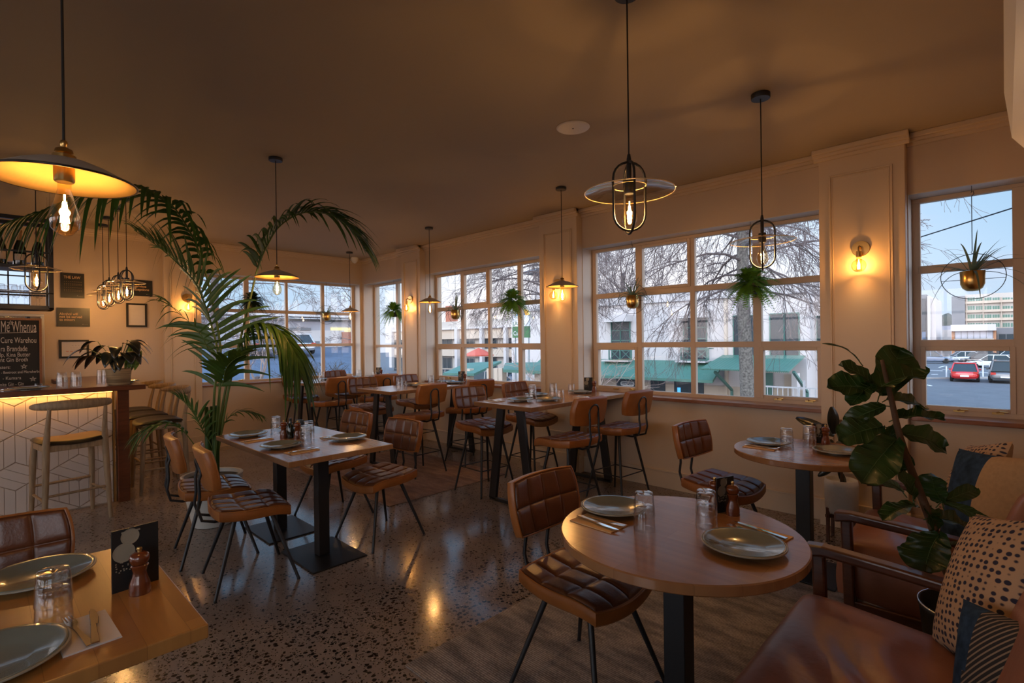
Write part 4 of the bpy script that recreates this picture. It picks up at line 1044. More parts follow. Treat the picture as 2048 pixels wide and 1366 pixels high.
def bottle(label, loc, kind):
    t = thing('wine_bottle', label, 'bottle', loc, group='bottles on the hanging shelf')
    if kind == 'c':
        lathe_obj('bottle_body', [(0, 0), (.043, 0), (.045, .01), (.045, .12), (.040, .165), (.022, .22), (.0155, .25), (.0145, .30), (.017, .302), (.017, .315), (0, .315)], m_bottle, t, 28, 'all')
        lathe_obj('foil_neck', [(.0225, .215), (.0170, .25), (.016, .295), (.0205, .297), (.0205, .318), (.012, .326), (0, .326)], m_gfoil, t, 20)
    else:
        lathe_obj('bottle_body', [(0, 0), (.042, 0), (.044, .01), (.044, .13), (.036, .18), (.018, .225), (.0145, .25), (.0145, .29), (.016, .292), (.016, .30), (0, .30)], m_bottle, t, 28, 'all')
    b = MB()
    def lf(s, q): a = R_(-50+100*s); return (.0456*math.cos(a), .0456*math.sin(a), .045+(.07 if kind != 'c' else .055)*q)
    b.grid(lf, 10, 1); b.build('label', m_label, t, smooth='all'); return t
for k, (y, kd, nm) in enumerate(((.385, 'c', 'gold-topped bottle at the right end of the hanging shelf'), (.265, 'c', 'gold-topped bottle second from the right on the hanging shelf'), (.14, 'w', 'dark wine bottle with cream label, third from right on the hanging shelf'), (.03, 'w', 'dark wine bottle cut by the left photo edge on the hanging shelf'))):
    bottle(nm, (-6.40, y, 2.187), kd)
wg0 = thing('wine_glass', 'stemmed wine glass in the row on lower hanging shelf', 'wine glass', (0, 0, 0), group='wine glasses on the hanging shelf')
lathe_obj('glass_bowl', [(0, .205), (.030, .205), (.031, .205), (.036, .16), (.034, .13), (.018, .098), (.004, .09), (.0035, .02), (.03, .003), (.034, 0), (0, 0)], m_tumbler, wg0, 20, 'all')
k = 0
for y in np.linspace(-.07, .40, 7):
    for x in (-6.38, -6.52):
        loc = (x, float(y)+(.03 if x < -6.45 else 0)-.03, 1.807); lab = 'stemmed wine glass on the lower hanging shelf, %s row' % ('front' if x > -6.45 else 'rear')
        if k == 0: wg0.location = loc; wg0['label'] = lab
        else: dup(wg0, lab, loc)
        k += 1
# wine glasses of one row look alike; back-bar mirror, chalkboard, signs
mt = thing('back_bar_mirror', 'silver-framed mirror behind the chalkboard at the left edge', 'mirror', (XL+.004, 0, 0))
MB().box(0, .012, -1.5, .50, 1.0, 1.80).build('mirror_glass', m_mirror, mt)
b = MB(); b.box(0, .03, .50, .53, .98, 1.80); b.box(0, .03, -1.53, .53, 1.80, 1.83); b.box(0, .03, -1.53, -1.5, .98, 1.80); b.box(.012, .02, -1.5, .50, 1.705, 1.735); b.build('mirror_frame', m_silver, mt, bevel=.003)
cbx = -7.80
c0 = Px(83, 637, cbx); c1 = Px(83, 778, cbx)
ct = thing('chalkboard', 'black chalkboard with handwritten menu in a wooden frame behind the bar', 'chalkboard', (cbx, 0, 0))
MB().box(-.012, 0, -.9, c0.y, c1.z, c0.z).build('board', m_chalkboard, ct)
b = MB(); b.box(-.015, .012, c0.y-.022, c0.y, c1.z+.02, c0.z-.022); b.box(-.015, .012, -.9, c0.y, c0.z-.022, c0.z); b.box(-.015, .012, -.9, c0.y, c1.z, c1.z+.02); b.build('board_frame', m_sill, ct)
MB().box(-.25, -.012, .1, .16, .95, 1.0).box(-.25, .05, -.9, .49, .90, .95).build('board_shelf', m_barwood, ct)
ROTX = (PI/2, 0, PI/2)
EXT = {'Me Whenua': 71, 'Cure Warehou': 71, 'ra Brandade': 53, 'lp, Kina Butter': 60, 'nt Gin Broth': 55, 'sters:': 20, '- Beetroot and Microherbs': 77, '- Kumara': 37, 'nite Gin - Gin': 47}
def chalk(body, u, v, size, sx=1.0, name='chalk_writing'):
    p = Px(u, v, cbx+.003); return text(body, size, name, m_chalk, ct, (.004, p.y, p.z), ROTX, .0006, sx=sx)
for body, u, v, sz, sx in (('Me Whenua', 1, 664, .175, .60), ('Cure Warehou', 1, 686, .088, .86), ('ra Brandade', 1, 703, .085, .72), ('lp, Kina Butter', 0, 714, .066, .86), ('nt Gin Broth', 0, 724, .062, .82), ('sters:', 0, 738, .05, .8), ('- Beetroot and Microherbs', 2, 748, .042, 1.0), ('- Kumara', 5, 760, .05, 1.0), ('nite Gin - Gin', 0, 773, .054, .90)):
    o_ = chalk(body, u, v, sz, sx); FIT[o_.name] = Px(u+EXT[body], v, cbx).y-Px(u, v, cbx).y
b = MB()
for u, v in ((21, 646), (48, 733), (66, 758)):
    p = Px(u, v, cbx+.003)
    for k in range(5):
        a0, a1 = PI/2+k*4*PI/5, PI/2+(k+1)*4*PI/5; r = .028
        b.bar((.004, p.y+r*math.cos(a0), p.z+r*math.sin(a0)), (.004, p.y+r*math.cos(a1), p.z+r*math.sin(a1)), .003, .003)
p = Px(0, 666, cbx); q = Px(72, 665, cbx); b.bar((.004, p.y, p.z), (.004, q.y, q.z), .004, .004); b.build('chalk_star', m_chalk, ct)
def wall_sign(label, name, u0, v0, u1, v1, mat, lines, frame=None, cat='sign'):
    a = Px(u0, v0, XL+.01); c = Px(u1, v1, XL+.01); a2 = Px(u0, v1, XL+.01); y0, y1 = a.y, c.y; z1 = a.z; z0 = (c.z+a2.z)/2
    t = thing(name, label, cat, (XL, y0, z0)); w, h = y1-y0, z1-z0
    MB().box(.001, .014, 0, w, 0, h).build('panel', mat, t)
    if frame:
        f = MB(); g = .022; f.box(.001, .024, 0, g, 0, h); f.box(.001, .024, w-g, w, 0, h); f.box(.001, .024, g, w-g, 0, g); f.box(.001, .024, g, w-g, h-g, h); f.build('picture_frame', frame, t)
    for body, fx, fz, sz, m, sx in lines:
        o_ = text(body, sz*h, 'lettering', m, t, (.0155, fx*w, fz*h), ROTX, .0006, bold=.02 if sz > .1 else 0)
        if sx > 0: FIT[o_.name] = sx*w
    return t
wall_sign('black wall sign headed THE LAW', 'wall_sign', 121, 545, 169, 596, m_card, [('THE LAW', .13, .78, .15, m_signtext, .70)]+[('- - - - - - - - -', .13, z, .07, m_signtext, .74) for z in (.64, .55, .50, .40, .31, .26)]+[('* - - -', .68, .06, .07, m_paper, .22)])
wall_sign('black wall sign reading Alcohol will not be served to minors', 'wall_sign', 113, 615, 180, 653, m_card, [('Alcohol will', .08, .61, .19, m_signtext, .55), ('not be served', .08, .46, .19, m_signtext, .67), ('to minors', .08, .30, .19, m_signtext, .46), ('* - -', .76, .08, .09, m_paper, .16)])
wall_sign('black wall sign behind the cage pendants, lettered service exceptions', 'wall_sign', 246, 558, 305, 592, m_card, [('service', .34, .54, .19, m_signtext, .44), ('exceptions', .28, .34, .19, m_signtext, .60), ('* -', .78, .08, .09, m_paper, .1)])
m_greytxt = pbr('grey_print', (.30, .26, .25), .8); m_redtxt = pbr('red_print', (.55, .16, .08), .8)
wall_sign('white printed page in black frame on the sign wall', 'framed_notice', 252, 606, 294, 654, m_paper, [('- - - - - - - - - -', .17, .18+.055*k, .055, m_greytxt, .66) for k in range(12)], m_black_plastic, 'picture frame')
wall_sign('framed certificate with red script behind the basket plant', 'framed_notice', 118, 680, 178, 716, m_paper, [('- - -', .42, .66, .16, m_greytxt, .25), ('~ ~ ~ ~', .22, .30, .24, m_redtxt, .5), ('- - - -', .36, .54, .1, m_greytxt, .35)], m_black_plastic, 'picture frame')
# ================================================================== INDOOR PLANTS
def Pd(u, v, d): return Vector((0, 0, CAM_H)) + ray(u, v)*d
def smooth_pts(pts, n):
    P = [Vector(p) for p in pts]; P = [P[0]*2-P[1]]+P+[P[-1]*2-P[-2]]; out = []; m = len(P)-3
    for i in range(n+1):
        s = i/n*m; k = min(int(s), m-1); t_ = s-k; a, b_, c, d = P[k:k+4]
        out.append(.5*((2*b_)+(-a+c)*t_+(2*a-5*b_+4*c-d)*t_*t_+(-a+3*b_-3*c+d)*t_**3))
    return out
def frond(parent, pts, L, start=.4, n=26, w=.022, droop=.9, base_r=.009, angle=50, lift=.2, seed=0):
    rnd = random.Random(seed); C_ = smooth_pts(pts, 60); b = MB(); N = 60
    r = MB(); r.tube(C_, [base_r*(1-.82*i/N) for i in range(N+1)], 6); ro = r.build('frond_stem', m_palmstem, parent, smooth='all')
    for k in range(n):
        s = start+(1-start)*(k/(n-1))**.95*.985; i = min(N-1, int(s*N)); p = C_[i].lerp(C_[i+1], s*N-i); tan = (C_[i+1]-C_[i]).normalized()
        q = (s-start)/(1-start); env = math.sin(PI*(q*.80+.15))**.6*(1-.35*q); side = tan.cross(Vector((0, 0, 1)))
        if side.length < .25: side = tan.cross(RZ)
        side.normalize(); up = side.cross(tan).normalized(); a = R_(angle)*(1-.55*q)
        for sg in (-1, 1):
            d = tan*math.cos(a)+side*sg*math.sin(a)+up*lift+Vector((rnd.uniform(-.1, .1), rnd.uniform(-.1, .1), rnd.uniform(-.1, .1)))
            blade(b, p, d, up, L*env*rnd.uniform(.85, 1.1), w, droop*rnd.uniform(.6, 1.3), 7, .35, lambda t_: (min(1, t_*7+.25))*(1-t_)**.55)
    b.build('leaflets', m_palm, ro, smooth='all'); return ro
PT = (-4.66, 1.31, 0); pd = 4.17
t = thing('potted_palm', 'tall kentia palm in a ribbed off-white pot behind the rectangular table', 'potted plant', PT)
b = MB(); prof = []; n = 72
for r, z in ((.13, 0), (.145, .004), (.215, .36), (.222, .40), (.212, .405), (.20, .40), (.198, .37)): prof.append((r, z))
b.lathe(prof, n)
b.v = [(x*(1+(.012 if (i % n) % 2 else -.004)*(1 if .01 < z < .37 else 0)), y*(1+(.012 if (i % n) % 2 else -.004)*(1 if .01 < z < .37 else 0)), z) for i, (x, y, z) in enumerate(b.v)]
b.lathe([(0, 0), (.13, 0)], n); b.build('pot', m_potwhite, t, smooth=True); MB().lathe([(0, .37), (.20, .37)], 40).build('soil', m_potblue, t)
iv = Vector(PT)
def F(pl): return [Vector((.02, 0, .36))]+[Pd(u, v, d)-iv for u, v, d in pl]
b = MB()
for k, (dx, dy) in enumerate(((0, 0), (.035, .02), (-.02, .03), (.01, -.03))): b.tube([(dx*.8, dy*.8, .36), (dx, dy, .62), (dx*1.2+.0, dy*1.4, .95)], [.026, .024, .014], 10)
b.build('cane_stem', m_palm, t, smooth='all')
for k, (pl, L, s, n, w, dr, an, li) in enumerate((
    ([(438, 800, 4.17), (441, 700, 4.12), (424, 600, 4.05), (402, 515, 3.95), (375, 455, 3.8), (335, 403, 3.6), (265, 372, 3.35), (175, 385, 3.1), (90, 420, 2.95), (5, 452, 2.85)], .46, .36, 40, .040, 1.7, 55, .1),
    ([(455, 790, 4.2), (478, 690, 4.2), (500, 600, 4.2), (516, 535, 4.2), (535, 490, 4.22), (562, 450, 4.28), (610, 425, 4.35), (665, 432, 4.45), (705, 462, 4.5), (733, 505, 4.55)], .62, .40, 46, .050, 1.0, 52, .38),
    ([(428, 800, 4.15), (436, 715, 4.12), (424, 655, 4.08), (408, 605, 4.03), (388, 562, 3.98), (350, 522, 3.9), (312, 490, 3.85), (268, 460, 3.8)], .74, .16, 32, .046, .45, 66, .30),
    ([(447, 800, 4.2), (464, 735, 4.22), (482, 688, 4.25), (508, 655, 4.25), (540, 650, 4.2), (568, 672, 4.12), (588, 706, 4.05), (600, 745, 4.0)], .54, .34, 38, .034, 1.6, 40, .1),
    ([(436, 800, 4.1), (446, 765, 4.05), (452, 738, 4.0), (470, 718, 3.98), (500, 705, 3.95)], .30, .40, 14, .045, .4, 60, .3),
    ([(425, 900, 4.15), (408, 865, 4.1), (392, 835, 4.05), (372, 808, 4.0), (352, 792, 3.95)], .36, .30, 22, .022, .5, 50, .3),
    ([(405, 915, 4.1), (372, 868, 4.0), (345, 848, 3.92), (310, 850, 3.85), (272, 868, 3.8)], .32, .40, 14, .030, 1.2, 42, .1),
    ([(443, 870, 4.2), (452, 842, 4.25), (472, 826, 4.28), (497, 824, 4.3), (522, 832, 4.3)], .24, .35, 12, .022, .9, 45, .1),
    ([(440, 800, 4.1), (432, 715, 4.05), (418, 700, 3.95), (395, 660, 3.8), (350, 620, 3.7), (330, 600, 3.65)], .48, .50, 12, .016, 1.0, 60, .1))):
    frond(t, F(pl), L, s, n, w, dr, .011 if k < 4 else .005, an, li, seed=k)
def fern(label, loc, r=.17, h=.30, mat=None, pot=None, n=200, hang=True, seed=1):
    t = thing('hanging_fern', label, 'hanging plant', loc, group='ferns hanging in the windows'); rnd = random.Random(seed); b = MB()
    for k in range(n):
        a = rnd.uniform(0, 2*PI); el = rnd.uniform(-.55, 1.45); L = rnd.uniform(.6, 1.25)*r*1.2
        d = Vector((math.cos(a)*math.cos(el), math.sin(a)*math.cos(el), math.sin(el))); p0 = Vector((0, 0, .0))+d*.04; side = Vector((-math.sin(a), math.cos(a), 0)); N = 14; prev = None
        for i in range(1, N):
            t_ = i/N; c = p0+d*L*t_*(1-.1*t_)+Vector((0, 0, -1))*L*.55*t_*t_+Vector((0, 0, .02)); tan = (d+Vector((0, 0, -1))*1.2*t_).normalized(); wl = .030*math.sin(PI*(t_*.9+.08))**.7
            for sg in (-1, 1):
                e = (side*sg+tan*.35).normalized(); q = tan*.0105; q2 = q*(1.1-.75*t_); b.add([c-q2, c+q2, c+e*wl+q2*.3], [(0, 1, 2)])
            if prev is not None: b.add([prev-side*.0012, prev+side*.0012, c+side*.0012, c-side*.0012], [(0, 1, 2, 3)])
            prev = c
    b.build('foliage', mat or m_fern, t)
    lathe_obj('hanging_pot', [(0, -.075), (.045, -.07), (.062, -.02), (.064, 0), (.058, 0), (0, -.02)], pot or m_potblue, t)
    if hang:
        w_ = MB(); top = ZT-loc[2]
        for k in range(3): a = k*2*PI/3; w_.tube([(.075*math.cos(a), .075*math.sin(a), 0), (0, 0, .22)], .0012, 4)
        w_.tube([(0, 0, .22), (0, 0, top-.005)], .0015, 4); w_.build('hanger', m_black, t)
    return t
def PyV(u, v, y): p = Py(u, v, y); return (p.x, p.y, p.z)
fern('leafy green fern hanging in the widest window beside a cage pendant', PyV(1502, 572, 4.66), .19, seed=1)
fern('leafy green fern hanging in the window between the two enamel pendants', PyV(1025, 605, 4.66), .20, seed=2)
fern('leafy green fern hanging in the narrow corner window', PyV(788, 625, 4.66), .21, seed=3)
p = Px(505, 606, -8.02); fern('dark fern in a brass pot hanging in the left window behind the palm', (p.x, p.y, p.z), .19, mat=m_fern_dark, pot=m_brass, seed=4)
def ring_planter(label, loc, alongx=True, n=22, seed=1, rr=.165):
    t = thing('ring_planter', label, 'hanging plant', loc, 0 if alongx else PI/2, 'brass pots in hanging wire rings'); rnd = random.Random(seed)
    b = MB(); b.tube([(rr*math.cos(i*PI/32), 0, rr*math.sin(i*PI/32)*.92) for i in range(64)], .0022, 6, closed=True); b.tube([(-rr, 0, -.02), (rr, 0, -.02)], .0018, 6); b.build('wire_ring', m_black, t, smooth='all')
    top = ZT-.006-loc[2]; b = MB(); b.tube([(0, 0, rr*.92), (.008, 0, rr*.92+.012), (0, 0, rr*.92+.024), (-.006, 0, rr*.92+.012), (0, 0, rr*.92)], .0016, 5); b.tube([(0, 0, rr*.92+.024), (0, 0, top-.07), (.012, 0, top-.055), (.008, 0, top-.035), (-.004, 0, top-.045)], .0022, 6); b.tube([(0, 0, top-.04), (0, 0, top)], .0018, 5); b.build('hook_rod', m_black, t, smooth='all')
    lathe_obj('brass_pot', [(0, -.10), (.03, -.097), (.052, -.08), (.064, -.05), (.066, .035), (.063, .037), (.06, .03), (0, .02)], m_brass, t, 40, 'all')
    b = MB()
    for k in range(n):
        a = rnd.uniform(0, 2*PI); el = rnd.uniform(.15, 1.25); L = rnd.uniform(.24, .38)
        blade(b, (.015*math.cos(a), .015*math.sin(a), .025), (math.cos(a)*math.cos(el)*1.25, math.sin(a)*math.cos(el)*.5, math.sin(el)), (0, 0, 1), L, .020, rnd.uniform(.4, 1.6)*(1.3-el*.7), 9, .4, lambda t_: (1-t_)**.6)
    b.build('foliage', m_spider, t, smooth='all'); return t
ring_planter('spider plant in a brass pot within a wire ring, at the rightmost window', PyV(1945, 553, 4.66), seed=1)
ring_planter('spider plant in a brass pot within a wire ring, left part of the widest window', PyV(1265, 598, 4.66), seed=2)
ring_planter('spider plant in a brass pot within a wire ring, window before the green awnings', PyV(911, 625, 4.66), seed=3)
p = Px(653, 630, -8.05); ring_planter('spider plant in a brass pot within a wire ring, far left-wall window', (p.x, p.y, p.z), False, seed=4)
# ------------------------------------------------------------------ fiddle-leaf fig
PF = Vector((-.10, 2.56, .007)); t = thing('fiddle_leaf_fig', 'fiddle-leaf fig in a dark pot between the two armchairs', 'potted plant', PF)
lathe_obj('pot', [(0, 0), (.11, 0), (.115, .01), (.155, .40), (.162, .42), (.150, .42), (.145, .38), (0, .37)], m_satin, t, 48, 'all')
b = MB(); b.tube([(.158*math.cos(a*PI/24), .158*math.sin(a*PI/24), .42) for a in range(48)], .0035, 6, closed=True); b.build('pot_rim', m_steel, t, smooth='all')
fd = 1.95
tr = [(.0, .0, .36)]+[Pd(u, v, d)-PF for u, v, d in ((1886, 1120, 1.97), (1866, 1055, 1.96), (1842, 990, 1.95), (1817, 925, 1.94), (1797, 862, 1.93), (1783, 800, 1.92), (1772, 755, 1.92), (1764, 720, 1.92))]
MB().tube(smooth_pts(tr, 30), [.019-.013*i/30 for i in range(31)], 10).build('trunk', m_figstem, t, smooth='all')
def fig_profile(t_): return (.30+.75*t_**1.2)*min(1, (1-t_)**.42*1.35)*min(1, .25+t_*9)
def fig_leaf(u0, v0, u1, v1, wpx, d0=0.0, d1=0.0, k=0, pale=False):
    a = Pd(u0, v0, fd+d0)-PF; c = Pd(u1, v1, fd+d1)-PF; ax = c-a; L = ax.length; d = ax.normalized(); w = wpx/F_PX*fd*1.42
    rnd = random.Random(k); look = (a+c)/2+PF-Vector((0, 0, CAM_H)); nrm = (-look.normalized()*.75+Vector((rnd.uniform(-.5, .5), rnd.uniform(-.5, .5), .55))).normalized(); side = d.cross(nrm).normalized(); nrm = side.cross(d).normalized()
    n, m = 18, 8; ph = rnd.uniform(0, 6)
    def f(s, t_):
        x = s*2-1; ww = w*fig_profile(t_)/2; sag = L*.10*math.sin(PI*t_)
        z = .10*w*abs(x)**1.3+.045*w*math.sin(t_*15+ph+x*1.5)*abs(x)**1.5 - .012*w*math.cos(t_*42-abs(x)*7)*abs(x)
        return a+d*L*t_+side*ww*x+nrm*(z+sag)
    b = MB(); b.grid(f, m*2, n*2); lo = b.build('leaf', m_fig if not pale else m_spider, t, smooth='all')
    v = MB(); v.tube([f(.5, q/10)+nrm*.001 for q in range(11)], [.0022*(1-.08*q) for q in range(11)], 5)
    for q in range(1, 7):
        for sg in (.06, .94): v.tube([f(.5, q*.13)+nrm*.0008, f(.5+(sg-.5)*.5, q*.13+.07)+nrm*.0012, f(sg, min(.97, q*.13+.14))+nrm*.001], .0007, 4)
    v.tube([f(.5, 0), a-d*.02-Vector((0, 0, .012))], .0022, 5)
    v.build('vein', m_vein, lo, smooth='all')
for k, L_ in enumerate(((1758, 792, 1800, 700, 82, .03, .08), (1735, 792, 1855, 748, 88, -.02, -.06), (1752, 778, 1676, 730, 46, 0, .02), (1752, 782, 1653, 775, 66, 0, .04), (1748, 770, 1700, 812, 44, 0, -.03), (1772, 800, 1845, 818, 44, .0, .05),
    (1772, 812, 1690, 850, 44, .02, .06), (1766, 853, 1676, 882, 66, 0, .02), (1790, 838, 1888, 842, 62, 0, -.05), (1795, 866, 1886, 896, 62, .02, .03), (1792, 880, 1722, 968, 84, -.02, -.08), (1798, 888, 1806, 938, 42, 0, .03),
    (1826, 1000, 1792, 945, 40, -.02, -.05), (1832, 1012, 1764, 1042, 44, 0, -.05), (1884, 1003, 1862, 945, 60, 0, .0), (1880, 1006, 1952, 978, 32, 0, .03), (1880, 1002, 1985, 1052, 24, 0, -.06), (1856, 1036, 1942, 1062, 56, 0, .02),
    (1880, 1068, 1848, 1150, 96, -.03, -.08), (1846, 1010, 1868, 1062, 42, 0, .0), (1785, 850, 1760, 905, 40, .04, .06), (1880, 1092, 1972, 1118, 26, 0, .05))):
    fig_leaf(*L_, k=k)
fig_leaf(1718, 722, 1644, 688, 10, 0, -.05, 40, True); fig_leaf(1806, 985, 1748, 958, 22, 0, -.03, 41, True)
# rubber plant on a wooden stand
PR = Vector((-.85, 4.24, 0)); t = thing('rubber_plant', 'dark rubber plant in a textured white pot on wooden legs, by the window wall', 'potted plant', PR)
lathe_obj('pot', [(0, .20), (.085, .20), (.10, .22), (.105, .40), (.10, .44), (.09, .44), (.088, .42), (0, .41)], m_potwhite, t, 40, 'all')
b = MB()
for k in range(4): a = PI/4+k*PI/2; b.box(.098*math.cos(a)-.011, .098*math.cos(a)+.011, .098*math.sin(a)-.011, .098*math.sin(a)+.011, 0, .24)
b.bar((-.08, -.08, .18), (.08, .08, .18), .022, .022); b.bar((-.08, .08, .18), (.08, -.08, .18), .022, .022); b.build('plant_stand', m_walnut, t, bevel=.003)
MB().tube([(0, 0, .41), (.01, 0, .6), (0, .01, .86)], .008, 8).build('stem', m_figstem, t, smooth='all'); b = MB(); random.seed(4)
prof_r = lambda t_: math.sin(PI*min(1, t_*.93+.04))**.65
for (u0, v0, u1, v1, w) in ((1668, 872, 1592, 830, .09), (1668, 868, 1664, 808, .09), (1676, 868, 1724, 822, .09), (1680, 872, 1712, 852, .08), (1665, 880, 1640, 905, .07), (1672, 930, 1636, 950, .05), (1676, 940, 1690, 972, .05), (1672, 885, 1700, 905, .08)):
    a = Py(u0, v0, 4.24)-PR; c = Py(u1, v1, 4.24)-PR; d = c-a; blade(b, a, d+Vector((0, random.uniform(-.03, .03), 0)), -RZ+Vector((0, 0, .6)), d.length, w, .1, 12, .15, prof_r)
b.build('foliage', m_rubber, t, smooth='all', solid=.001)
# ================================================================== OUTSIDE
GZ = -2.1
m_asphalt = pbr('asphalt', (.13, .135, .145), .75, noise=(1.2, .8), bump=(60, .2))
m_kerb = pbr('kerb_concrete', (.45, .43, .41), .85, noise=(3, .8))
m_mark = pbr('road_marking', (.75, .76, .78), .8)
m_bwhite = pbr('render_white', (.60, .55, .53), .8, noise=(.5, .95))
m_bcream = pbr('render_cream', (.58, .47, .37), .8, noise=(.5, .93))
m_bwarm = pbr('render_warm', (.50, .45, .40), .85, noise=(.4, .9))
m_green = pbr('green_roofing', (.07, .185, .14), .5, noise=(2, .9))
m_greenp = pbr('green_railing_paint', (.06, .16, .13), .5)
m_wglass = pbr('dark_window_glass', (.035, .05, .058), .2, spec=.2)
m_gglass = pbr('green_window_glass', (.12, .22, .17), .3, spec=.3)
m_shopdark = pbr('shopfront_dark', (.035, .05, .06), .2)
m_brick = pbr('red_brick', (.42, .15, .09), .85, noise=(14, .7))
m_brick2 = pbr('orange_brick', (.50, .24, .13), .85, noise=(14, .7))
m_greyclad = pbr('grey_cladding', (.20, .20, .21), .6, noise=(.5, .8))
m_greywall = pbr('grey_wall', (.42, .42, .47), .8, noise=(.5, .9))
m_hill = pbr('hill_scrub', (.11, .11, .09), .95, noise=(.3, .6))
m_bark = pbr('speckled_bark', (.26, .235, .205), .9, noise=(22, .25), bump=(20, .6))
m_twig = pbr('bare_twigs', (.125, .095, .09), .9)
m_twig2 = pbr('pale_twigs', (.34, .25, .21), .9)
m_bush = pbr('brown_bush', (.07, .055, .035), .9)
m_galv = pbr('galvanised_rail', (.50, .52, .54), .4, metal=.6)
m_red = pbr('car_red', (.55, .015, .015), .25, coat=.8)
m_cgrey = pbr('car_grey', (.12, .12, .125), .3, coat=.8)
m_cwhite = pbr('car_white', (.75, .76, .78), .3, coat=.8)
m_csilver = pbr('car_silver', (.42, .44, .46), .3, coat=.8, metal=.3)
m_cblack = pbr('car_black', (.015, .015, .02), .2, coat=.8)
m_cblue = pbr('car_blue', (.09, .14, .22), .3, coat=.8)
m_tyre = pbr('tyre', (.015, .015, .015), .8)
m_tail = pbr('tail_light', (.5, .03, .02), .3)
m_lit = emis('lit_window', (1, .78, .42), 1.1)
m_flower = pbr('awning_red', (.55, .10, .06), .7)
struct(MB().box(-160, 160, -60, 220, GZ-.5, GZ).build('ground', m_asphalt))
b = MB(); b.box(-60, 60, 16.8, 19.9, GZ, GZ+.14); struct(b.build('pavement', m_kerb))
def facade_box(parent, name, u0, v0, u1, v1, Y, mat, d0=0.0, d1=.3, axis='y'):
    """box whose front rectangle spans two image corners on the plane Y (or X)"""
    if axis == 'y': a = Py(u0, v0, Y); c = Py(u1, v1, Y); return MB().box(a.x, c.x, Y+min(d0, d1), Y+max(d0, d1), c.z, a.z).build(name, mat, parent)
    a = Px(u0, v0, Y); c = Px(u1, v1, Y); return MB().box(Y-max(d0, d1), Y-min(d0, d1), a.y, c.y, c.z, a.z).build(name, mat, parent)
def bwindow(parent, u0, v0, u1, v1, Y, glass, fmat, nx=2, nz=2, axis='y', dep=.12):
    if axis == 'y': a = Py(u0, v0, Y); c = Py(u1, v1, Y); x0, x1, z0, z1 = a.x, c.x, c.z, a.z
    else: a = Px(u0, v0, Y); c = Px(u1, v1, Y); x0, x1, z0, z1 = a.y, c.y, c.z, a.z
    f = MB(); w = min(.032, (x1-x0)*.02)
    def bx(m, p0, p1, q0, q1, e0, e1):
        if axis == 'y': m.box(p0, p1, Y-e1, Y-e0, q0, q1)
        else: m.box(Y+e0, Y+e1, p0, p1, q0, q1)
    for i in range(nx+1): xx = x0+(x1-x0)*i/nx; bx(f, xx-w, xx+w, z0, z1, .0, .05)
    for i in range(nz+1): zz = z0+(z1-z0)*i/nz; bx(f, x0, x1, zz-w, zz+w, .0, .05)
    fo = f.build('window', fmat, parent); g = MB(); bx(g, x0, x1, z0, z1, .005, .02); g.build('pane', glass, fo); return fo
YB = 22.0
t = thing('shop_building', 'long white building across the street with green awnings and balconies', 'building', (0, YB, GZ))
def rel(o, par): o.matrix_parent_inverse = par.matrix_world.inverted(); return o
t.location = (0, 0, 0)
a = Py(1100, 600, YB); c = Py(1612, 600, YB); zt_ = Py(1240, 596, YB).z
MB().box(a.x-3, c.x, YB, YB+10, GZ, zt_).build('wall', m_bwhite, t)
MB().box(a.x-3, c.x+.05, YB-.12, YB, zt_-.35, zt_+.05).build('parapet', m_bwhite, t)
c2 = Py(1760, 600, YB+1.2); MB().box(c.x, c2.x, YB+1.2, YB+10, GZ, zt_+.6).build('wall', m_bwhite, t)
for q in ((1223, 642, 1261, 721), (1368, 634, 1414, 722)): bwindow(t, *q, YB, m_wglass, m_greenp, 2, 4)
for q in ((1467, 632, 1522, 712), (1540, 628, 1599, 713)): bwindow(t, *q, YB, m_wglass, m_greenp, 2, 1)
bwindow(t, 1634, 632, 1660, 722, YB+1.2, m_wglass, m_greenp, 2, 4)
for q in ((1212, 632, 1265, 643), (1356, 624, 1420, 635)): facade_box(t, 'window_hood', *q, YB, m_bwhite, 0, -.6)
for q in ((1214, 719, 1267, 723), (1360, 721, 1420, 725)): facade_box(t, 'balcony_slab', *q, YB, m_bwhite, 0, -.5)
for (u0, u1) in ((1218, 1263), (1362, 1417)):
    a = Py(u0, 697, YB-.5); c = Py(u1, 720, YB-.5); b = MB(); n = 2
    for z in (a.z, c.z): b.bar((a.x, YB-.5, z), (c.x, YB-.5, z), .04, .04)
    for k in range(n+1): xx = a.x+(c.x-a.x)*k/n; b.bar((xx, YB-.5, c.z), (xx, YB-.5, a.z), .05, .05)
    for k in range(n):
        xa, xb = a.x+(c.x-a.x)*k/n, a.x+(c.x-a.x)*(k+1)/n; b.bar((xa, YB-.5, c.z), (xb, YB-.5, a.z), .025, .025); b.bar((xa, YB-.5, a.z), (xb, YB-.5, c.z), .025, .025)
    for xx in (a.x, c.x): b.bar((xx, YB-.5, a.z), (xx, YB, a.z), .04, .04)
    b.build('balcony_railing', m_greenp, t)
# lean-to awning along the facade
a = Py(1140, 720, YB); c = Py(1450, 723, YB); zl = Py(1300, 754, YB-1.0).z; zh = Py(1300, 720, YB).z
b = MB(); b.add([(a.x-2, YB, zh), (c.x, YB, zh), (c.x, YB-1.3, zl), (a.x-2, YB-1.3, zl), (a.x-2, YB, zh-.06), (c.x, YB, zh-.06), (c.x, YB-1.3, zl-.12), (a.x-2, YB-1.3, zl-.12)], [(0, 3, 2, 1), (4, 5, 6, 7), (0, 4, 7, 3), (1, 2, 6, 5), (3, 7, 6, 2)]); b.build('awning', m_green, t)
